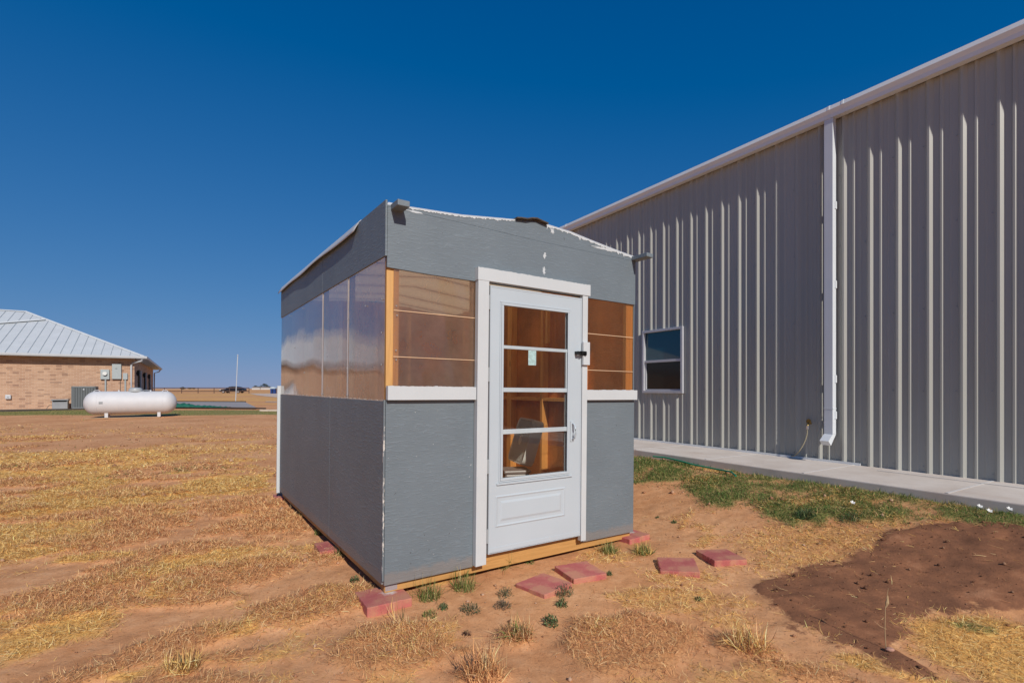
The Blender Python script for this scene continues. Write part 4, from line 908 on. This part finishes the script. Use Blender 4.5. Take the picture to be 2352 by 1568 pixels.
far_tree(436, 700, 5, 2.0, 'first of two tiny bushes on the horizon right of the round bush')
far_tree(445, 700, 4, 2.0, 'second of two tiny bushes on the horizon right of the round bush')
wm = flat('far_white_wall', (.55, .54, .52), .7); rm = flat('far_roof', (.22, .2, .2), .7)
for px, w_, lab in ((592, 8, 'tiny pale building on the horizon under the leftmost distant trees'), (612, 9, 'tiny pale building on the horizon nearer the blue booth')):
    b_ = thing('farm_building', lab, 'building', Matrix.Translation((far(px, 470), 470, .5))); MB().box(-w_/2, w_/2, -3, 3, 0, 1.7).build('wall', wm, b_)
    MB().prism([(-w_/2-.3, 1.7), (w_/2+.3, 1.7), (w_/2-1, 2.5), (-w_/2+1, 2.5)], -3.3, 3.3, 'y').build('roof', rm, b_)

# ------------------------------------------------------------------ ground cover: blades
def blades(name, X, Y, Lg, Wd, lean, cols, lift=None, label=None, kindmat=None, curl=.6, kind='stuff', cat='grass', parent=None, group=None):
    n = len(X); az = NP.uniform(0, 2*np.pi, n); Z = gz(X, Y)+(lift if lift is not None else 0)-.003
    th = lean; h1 = np.cos(th); r1 = np.sin(th); th2 = th+NP.normal(0, curl, n); th2 = np.clip(th2, .05, 1.75)
    az2 = az+NP.normal(0, curl, n)
    P0 = np.stack([X, Y, Z], -1); d1_ = np.stack([np.cos(az)*r1, np.sin(az)*r1, h1], -1); d2_ = np.stack([np.cos(az2)*np.sin(th2), np.sin(az2)*np.sin(th2), np.cos(th2)], -1)
    P1 = P0+d1_*(Lg*.5)[:, None]; P2 = P1+d2_*(Lg*.5)[:, None]; P2[:, 2] = np.maximum(P2[:, 2], Z+.002)
    sd_ = np.stack([-np.sin(az), np.cos(az), NP.normal(0, .5, n)], -1); sd_ /= np.linalg.norm(sd_, axis=1)[:, None]; sd_ *= (Wd*.5)[:, None]
    V = np.stack([P0-sd_, P0+sd_, P1+sd_, P1-sd_, P2], 1).reshape(-1, 3)
    b = np.arange(n)*5; idx = np.stack([b, b+1, b+2, b+3, b+3, b+2, b+4], -1).ravel()
    me = bpy.data.meshes.new(name); me.vertices.add(n*5); me.vertices.foreach_set('co', V.astype(np.float32).ravel())
    me.loops.add(len(idx)); me.loops.foreach_set('vertex_index', idx)
    ls = np.stack([np.arange(n)*7, np.arange(n)*7+4], -1).ravel(); lt = np.tile([4, 3], n)
    me.polygons.add(2*n); me.polygons.foreach_set('loop_start', ls); me.polygons.foreach_set('loop_total', lt); me.update()
    a = me.color_attributes.new('tone', 'FLOAT_COLOR', 'POINT'); cc = np.concatenate([np.repeat(cols, 5, 0), np.ones((n*5, 1))], 1)
    a.data.foreach_set('color', cc.astype(np.float32).ravel()); me.materials.append(kindmat)
    o = bpy.data.objects.new(name, me); COL.objects.link(o)
    if parent is not None: o.parent = parent
    elif kind: tag(o, label, cat, group, kind)
    else: tag(o, label, cat, group)
    return o
m, nt, bs = M('blade'); ca = node(nt, 'ShaderNodeVertexColor', layer_name='tone'); L(nt, ca.outputs['Color'], bs.inputs['Base Color']); bs.inputs['Roughness'].default_value = .75; bs.inputs['Specular IOR Level'].default_value = .2
tl = node(nt, 'ShaderNodeBsdfTranslucent'); L(nt, ca.outputs['Color'], tl.inputs[0]); mx = node(nt, 'ShaderNodeMixShader'); mx.inputs[0].default_value = .25
L(nt, bs.outputs[0], mx.inputs[1]); L(nt, tl.outputs[0], mx.inputs[2]); L(nt, mx.outputs[0], nt.nodes['Material Output'].inputs[0]); blade_m = m
def pal(n, stops, spread=.12):
    s = np.array(stops); k = NP.integers(0, len(s), n); c_ = s[k]*(1+NP.normal(0, spread, (n, 1))); return np.clip(c_, .01, 1)
STRAWC = [(.95,.62,.22), (.88,.55,.17), (.80,.46,.14), (.95,.70,.34), (.56,.33,.12), (.95,.66,.26), (.40,.22,.09)]
BROWNC = [(.70,.36,.16), (.80,.45,.20), (.58,.26,.12), (.88,.55,.25), (.36,.16,.08), (.92,.62,.32), (.75,.42,.18)]
GREENC = [(.12,.19,.045), (.17,.25,.06), (.09,.15,.04), (.12,.20,.05), (.15,.24,.06), (.30,.28,.10), (.46,.36,.15), (.07,.13,.035), (.24,.25,.08), (.50,.33,.16)]
def shed_out(X, Y):
    c, s = math.cos(yaw), math.sin(yaw); dx, dy = X+.8729, Y-3.4506; u = dx*c+dy*s; v_ = -dx*s+dy*c
    return ~((u > -.01) & (u < W_+.01) & (v_ > -.01) & (v_ < D_+.02)) & (dwall(X, Y) > 1.24)
def in_view(X, Y, m_=1.12): return (np.abs(X) < (Y+.3)*m_)
def scatter(n, y0, y1, which, power=1.0):
    Y = y0+(y1-y0)*NP.random(n)**power; X = (NP.random(n)*2-1)*Y*1.1; M_ = masks(X, Y)[which]
    clump = .35+1.3*fbm(X*11, Y*11, 3)
    k = (NP.random(n) < M_*np.clip(clump, 0, 1)) & shed_out(X, Y); return X[k], Y[k], M_[k]
def cover(name, which, colsf, sets, label, leanf, lf):
    XX, YY, MM, LL = [], [], [], []
    for n, y0, y1, sc in sets:
        X, Y, m_ = scatter(n, y0, y1, which, .75 if y1 < 9 else .9); XX.append(X); YY.append(Y); MM.append(m_); LL.append(np.full(len(X), sc))
    X = np.concatenate(XX); Y = np.concatenate(YY); m_ = np.concatenate(MM); sc = np.concatenate(LL); n = len(X)
    Lg = NP.uniform(*lf, n)*(.7+.3*sc); Wd = NP.uniform(.0015, .0031, n)*sc*np.clip(Y/3.2, .8, 3)
    blades(name, X, Y, Lg, Wd, leanf(n), colsf(n), lift=NP.random(n)*.016*m_, label=label, kindmat=blade_m)
    print(name, n)
cover('dry_grass', 0, lambda n: pal(n, STRAWC, .18), [(420000, 2.3, 8, 1.0), (170000, 8, 21, 1.6)], 'matted yellow dead grass spread over the red dirt', lambda n: NP.uniform(1.1, 1.56, n), (.03, .08))
cover('brown_grass', 3, lambda n: pal(n, BROWNC, .2), [(420000, 2.3, 8, 1.0), (110000, 8, 14, 1.5)], 'brown curled dead grass in raised patches on the dirt', lambda n: NP.uniform(.75, 1.5, n), (.025, .07))
cover('green_grass', 1, lambda n: pal(n, GREENC, .2), [(520000, 3.6, 9, 1.0), (60000, 9, 27, 1.5)], 'green weedy grass along the concrete walk and lawn strip by the house', lambda n: NP.uniform(.6, 1.5, n), (.02, .07))
# loose stray stems
n = 9000; Y = 2.3+7*NP.random(n)**.8; X = (NP.random(n)*2-1)*Y*1.1; k = shed_out(X, Y); X, Y = X[k], Y[k]; n = len(X)
blades('loose_straw', X, Y, NP.uniform(.03, .12, n), NP.uniform(.002, .0035, n), np.full(n, 1.45), pal(n, STRAWC+BROWNC), label='loose straw stems scattered over the bare dirt', kindmat=blade_m, curl=.25)
# pebbles and clods
n = 16000; Y = 2.3+14*NP.random(n)**1.3; X = (NP.random(n)*2-1)*Y*1.1; so_m = masks(X, Y)[2]; k = shed_out(X, Y) & ((NP.random(n) < .45)|(so_m > .5)); X, Y, so_m = X[k], Y[k], so_m[k]; n = len(X); Z = gz(X, Y)
r_ = NP.uniform(.0025, .0075, n)*(1+NP.random(n)**12*3)*np.clip(Y/4, .8, 2.2)
ico = np.array([(0,0,1),(.9,0,.2),(0,.9,.1),(-.9,0,.2),(0,-.9,.1),(0,0,-.6)]); fa_ = np.array([(0,1,2),(0,2,3),(0,3,4),(0,4,1),(5,2,1),(5,3,2),(5,4,3),(5,1,4)])
J = NP.uniform(.6, 1.3, (n, 6, 1)); V = ico[None]*J*r_[:, None, None]+np.stack([X, Y, Z+r_*.2], -1)[:, None]
F_ = (fa_[None]+np.arange(n)[:, None, None]*6).reshape(-1, 3)
me = bpy.data.meshes.new('pebbles'); me.vertices.add(n*6); me.vertices.foreach_set('co', V.astype(np.float32).ravel()); me.loops.add(F_.size); me.loops.foreach_set('vertex_index', F_.ravel())
me.polygons.add(len(F_)); me.polygons.foreach_set('loop_start', np.arange(0, F_.size, 3)); me.polygons.foreach_set('loop_total', np.full(len(F_), 3)); me.update()
cc = pal(n, [(.5,.28,.16), (.60,.38,.24), (.40,.2,.11), (.54,.32,.19)]); cc[so_m > .5] = pal(int((so_m > .5).sum()), [(.20,.09,.05), (.27,.13,.07), (.4,.22,.13), (.15,.07,.04)])
a = me.color_attributes.new('tone', 'FLOAT_COLOR', 'POINT'); a.data.foreach_set('color', np.concatenate([np.repeat(cc, 6, 0), np.ones((n*6, 1))], 1).astype(np.float32).ravel())
me.materials.append(blade_m); o = bpy.data.objects.new('pebbles', me); COL.objects.link(o); tag(o, 'small pebbles and clods scattered on the dirt', 'pebbles', None, 'stuff')

# ------------------------------------------------------------------ single weeds
def weed(px, py, size, label, style='leafy', cols=None, tall=1.0):
    x, y = ray_ground(px, py); n = {'leafy': 190, 'stems': 9, 'grassy': 130, 'tuft': 160, 'twiggy': 130}[style]; n = int(n*max(.5, min(1.6, size/.09)))
    rr = size*.55*np.sqrt(NP.random(n)); a = NP.uniform(0, 6.283, n); X = x+rr*np.cos(a); Y = y+rr*np.sin(a)
    if style in ('grassy', 'stems'): Lg = NP.uniform(.25, 1.2, n)**1.3*size*1.3*tall; Wd = NP.uniform(.0022, .0042, n); lean = NP.uniform(.05, 1.35, n); lift = 0
    elif style == 'tuft': Lg = NP.uniform(.5, 1.1, n)*size; Wd = NP.uniform(.003, .005, n); lean = NP.uniform(.3, 1.2, n); lift = 0
    else: Lg = NP.uniform(.14, .36, n)*size*(1 if style == 'leafy' else .8); Wd = NP.uniform(.003, .008, n) if style == 'leafy' else NP.uniform(.003, .006, n); lean = NP.uniform(.1, 1.4, n); lift = NP.random(n)**1.3*size*.7*tall*(1.1-rr/size)
    c_ = pal(n, cols or GREENC[:4], .25)
    root = thing('weed_plant' if style != 'tuft' else 'grass_tuft', label, 'weed' if style != 'tuft' else 'grass tuft', Matrix.Translation((x, y, gr_z(x, y))))
    o = blades('leaves', X, Y, Lg, Wd, lean, c_, lift=lift, kindmat=blade_m, curl=.7, parent=root); o.matrix_parent_inverse = root.matrix_world.inverted()
    mb = MB(); z0 = gr_z(x, y)
    for k in range(5 if style in ('leafy', 'twiggy') else 2):
        a = rnd.uniform(0, 6.28); q = size*.35*rnd.random(); mb.tube([(0, 0, -.01), (q*.4*math.cos(a), q*.4*math.sin(a), size*.3*tall), (q*math.cos(a), q*math.sin(a), size*.65*tall)], [.003, .002, .001], 5)
    mb.build('stem', flat('stem_brown', (.16, .13, .06), .8) if 'stem_brown' not in bpy.data.materials else bpy.data.materials['stem_brown'], root)
DG = [(.08,.14,.05), (.11,.18,.07), (.16,.20,.09), (.06,.10,.04), (.20,.22,.10)]; GG = [(.14,.15,.07), (.20,.18,.10), (.10,.12,.06), (.26,.2,.12)]; YG = [(.16,.22,.05), (.24,.27,.08), (.35,.33,.12), (.10,.16,.04), (.55,.42,.18)]
weed(1266, 1432, .085, 'compact dark green weed alone on bare dirt below the nearest paver', 'leafy', DG)
weed(815, 1338, .065, 'small dark green weed left of the corner paver', 'leafy', DG)
weed(1290, 1392, .075, 'dark weed just below the tip of the nearest paver', 'leafy', DG)
weed(1297, 1366, .12, 'grey green weed spreading over the corner of the nearest paver', 'twiggy', GG)
weed(985, 1372, .15, 'bushy green weed clump right of the corner paver', 'grassy', YG, .8)
weed(1065, 1352, .15, 'second green weed clump against the base beam, right of the bushy one', 'grassy', YG, .8)
weed(1018, 1395, .06, 'little bright green sprout below the bushy clump', 'leafy', DG)
weed(1150, 1300, .16, 'tall thin green grass growing against the base beam under the door', 'grassy', YG, 1.1)
weed(1216, 1292, .07, 'upright feathery green weed under the middle of the door', 'leafy', [(.09,.17,.04),(.13,.22,.06)], 1.9)
weed(1160, 1368, .10, 'grey green weed left of the nearest paver', 'twiggy', GG)
weed(1153, 1392, .11, 'grey purple sprawling weed below left of the nearest paver', 'twiggy', [(.2,.14,.1),(.16,.15,.09)], .5)
weed(1080, 1402, .12, 'wiry grey green weed on the dirt below the second clump', 'twiggy', GG, .6)
weed(988, 1412, .09, 'small drying weed with wispy stems below the bushy clump', 'twiggy', YG, .6)
weed(1072, 1455, .05, 'tiny dark dead sprig on open dirt in the foreground', 'twiggy', [(.12,.06,.04)])
weed(1195, 1468, .13, 'isolated tuft of tan grass in the middle foreground', 'tuft', BROWNC+YG[:2])
weed(1110, 1562, .17, 'spiky tan grass tuft at the bottom edge of the photo', 'tuft', BROWNC)
weed(1400, 1318, .045, 'small weed beside the right corner of the straight paver', 'leafy', DG)
weed(1548, 1203, .055, 'small green weed on open dirt right of the shed', 'leafy', DG, .7)
weed(1510, 1190, .035, 'tiny weed on the dirt right of the shed, nearest its wall', 'leafy', DG, .8)
weed(1605, 1380, .045, 'small dark weed on dirt below the two right hand pavers', 'leafy', DG)
weed(1400, 1268, .12, 'faded grass tuft between the shed and the straight paver', 'tuft', YG)
weed(1478, 1272, .12, 'faded grass tuft between the shed corner paver and the tilted paver', 'tuft', YG+STRAWC[:2])
weed(1955, 1195, .15, 'dark olive weed mound at the edge of the dark soil', 'twiggy', GG+DG, .6)
weed(1850, 1190, .16, 'dark green leafy weed below the green strip', 'leafy', DG, .6)
weed(735, 1225, .10, 'green grass tuft at the base of the dark side wall, above the half hidden paver', 'grassy', YG, .7)
weed(785, 1278, .09, 'green grass tuft at the dark side wall, below the half hidden paver', 'grassy', YG, .8)
weed(705, 1190, .12, 'thin yellow grass tuft against the dark side wall near its rear', 'grassy', YG+STRAWC[:2], .9)
weed(420, 1545, .12, 'pale spiky grass tuft low in the left foreground', 'tuft', STRAWC)
weed(925, 1425, .12, 'few single dry stems rising below the corner paver', 'stems', STRAWC, 1.2)
weed(1720, 1500, .16, 'tan grass tuft in the foreground left of the dark soil tip', 'tuft', BROWNC+STRAWC)
# seed stalk
x, y = ray_ground(2035, 1505); z = gr_z(x, y)
st = thing('seed_stalk', 'single tall dry seed stalk standing at the edge of the dark soil', 'plant stalk', Matrix.Translation((x, y, z)))
sm = flat('stalk_tan', (.45, .32, .17), .8); MB().tube([(0, 0, -.01), (-.006, 0, .10), (-.004, 0, .22), (.012, 0, .33)], [.0022, .002, .0018, .001], 5).build('stem', sm, st); MB().tube([(.0, 0, .225), (.006, 0, .25), (.010, 0, .29)], [.002, .009, .002], 6).build('seed_head', sm, st)
# green garden hose half buried in the grass
P = []
for px, py in ((1500, 1048), (1530, 1051), (1560, 1058), (1595, 1065), (1640, 1074), (1680, 1082), (1690, 1090)):
    x, y = ray_ground(px, py, .06); P.append((x, y, gr_z(x, y)+.05))
o = MB().tube(P, .011, 8).build('garden_hose', flat('hose_green', (.01, .25, .13), .35), smooth=True); tag(o, 'bright green garden hose lying in the grass along the concrete walk', 'hose')
# white blossoms
wm2 = flat('petal_white', (.75, .75, .72), .6)
for px, py, lab in ((2250, 1155, 'leftmost white blossom in the green weeds at the right edge'), (2272, 1166, 'white blossom just below the leftmost in the green weeds at the right edge'), (2318, 1162, 'rightmost white blossom in the green weeds at the right edge'), (1958, 1146, 'pale blossom in the middle of the green strip')):
    x, y = ray_ground(px, py+12, .05); z = gr_z(x, y)+.055; mb = MB()
    for k in range(5):
        a = 2*math.pi*k/5; mb.add([(0,0,0), (.018*math.cos(a-.5), .018*math.sin(a-.5), .008), (.024*math.cos(a), .024*math.sin(a), .012), (.018*math.cos(a+.5), .018*math.sin(a+.5), .008)], [(0,1,2,3)])
    mb.tube([(0,0,-.07), (0,0,0)], .0015, 4); o = mb.build('white_blossom', wm2); o.location = (x, y, z); o.rotation_euler = (R(35), 0, 0); tag(o, lab, 'flower', 'white blossoms in the green strip')
x, y = ray_ground(2044, 1512); o = MB().lathe([(.004, -.015), (.02, -.008), (.024, .004), (.016, .016), (.004, .02)], (0,0,0), 'z', 9).build('small_rock', flat('rock_pink', (.45, .24, .17), .9, 0, .2, 40), None, 0, True); o.location = (x, y, gr_z(x, y)+.01); o.scale = (1.0, .7, .6); tag(o, 'small pinkish rock at the foot of the seed stalk', 'rock')
x, y = ray_ground(1690, 1312); 
print('objects', len(bpy.data.objects))
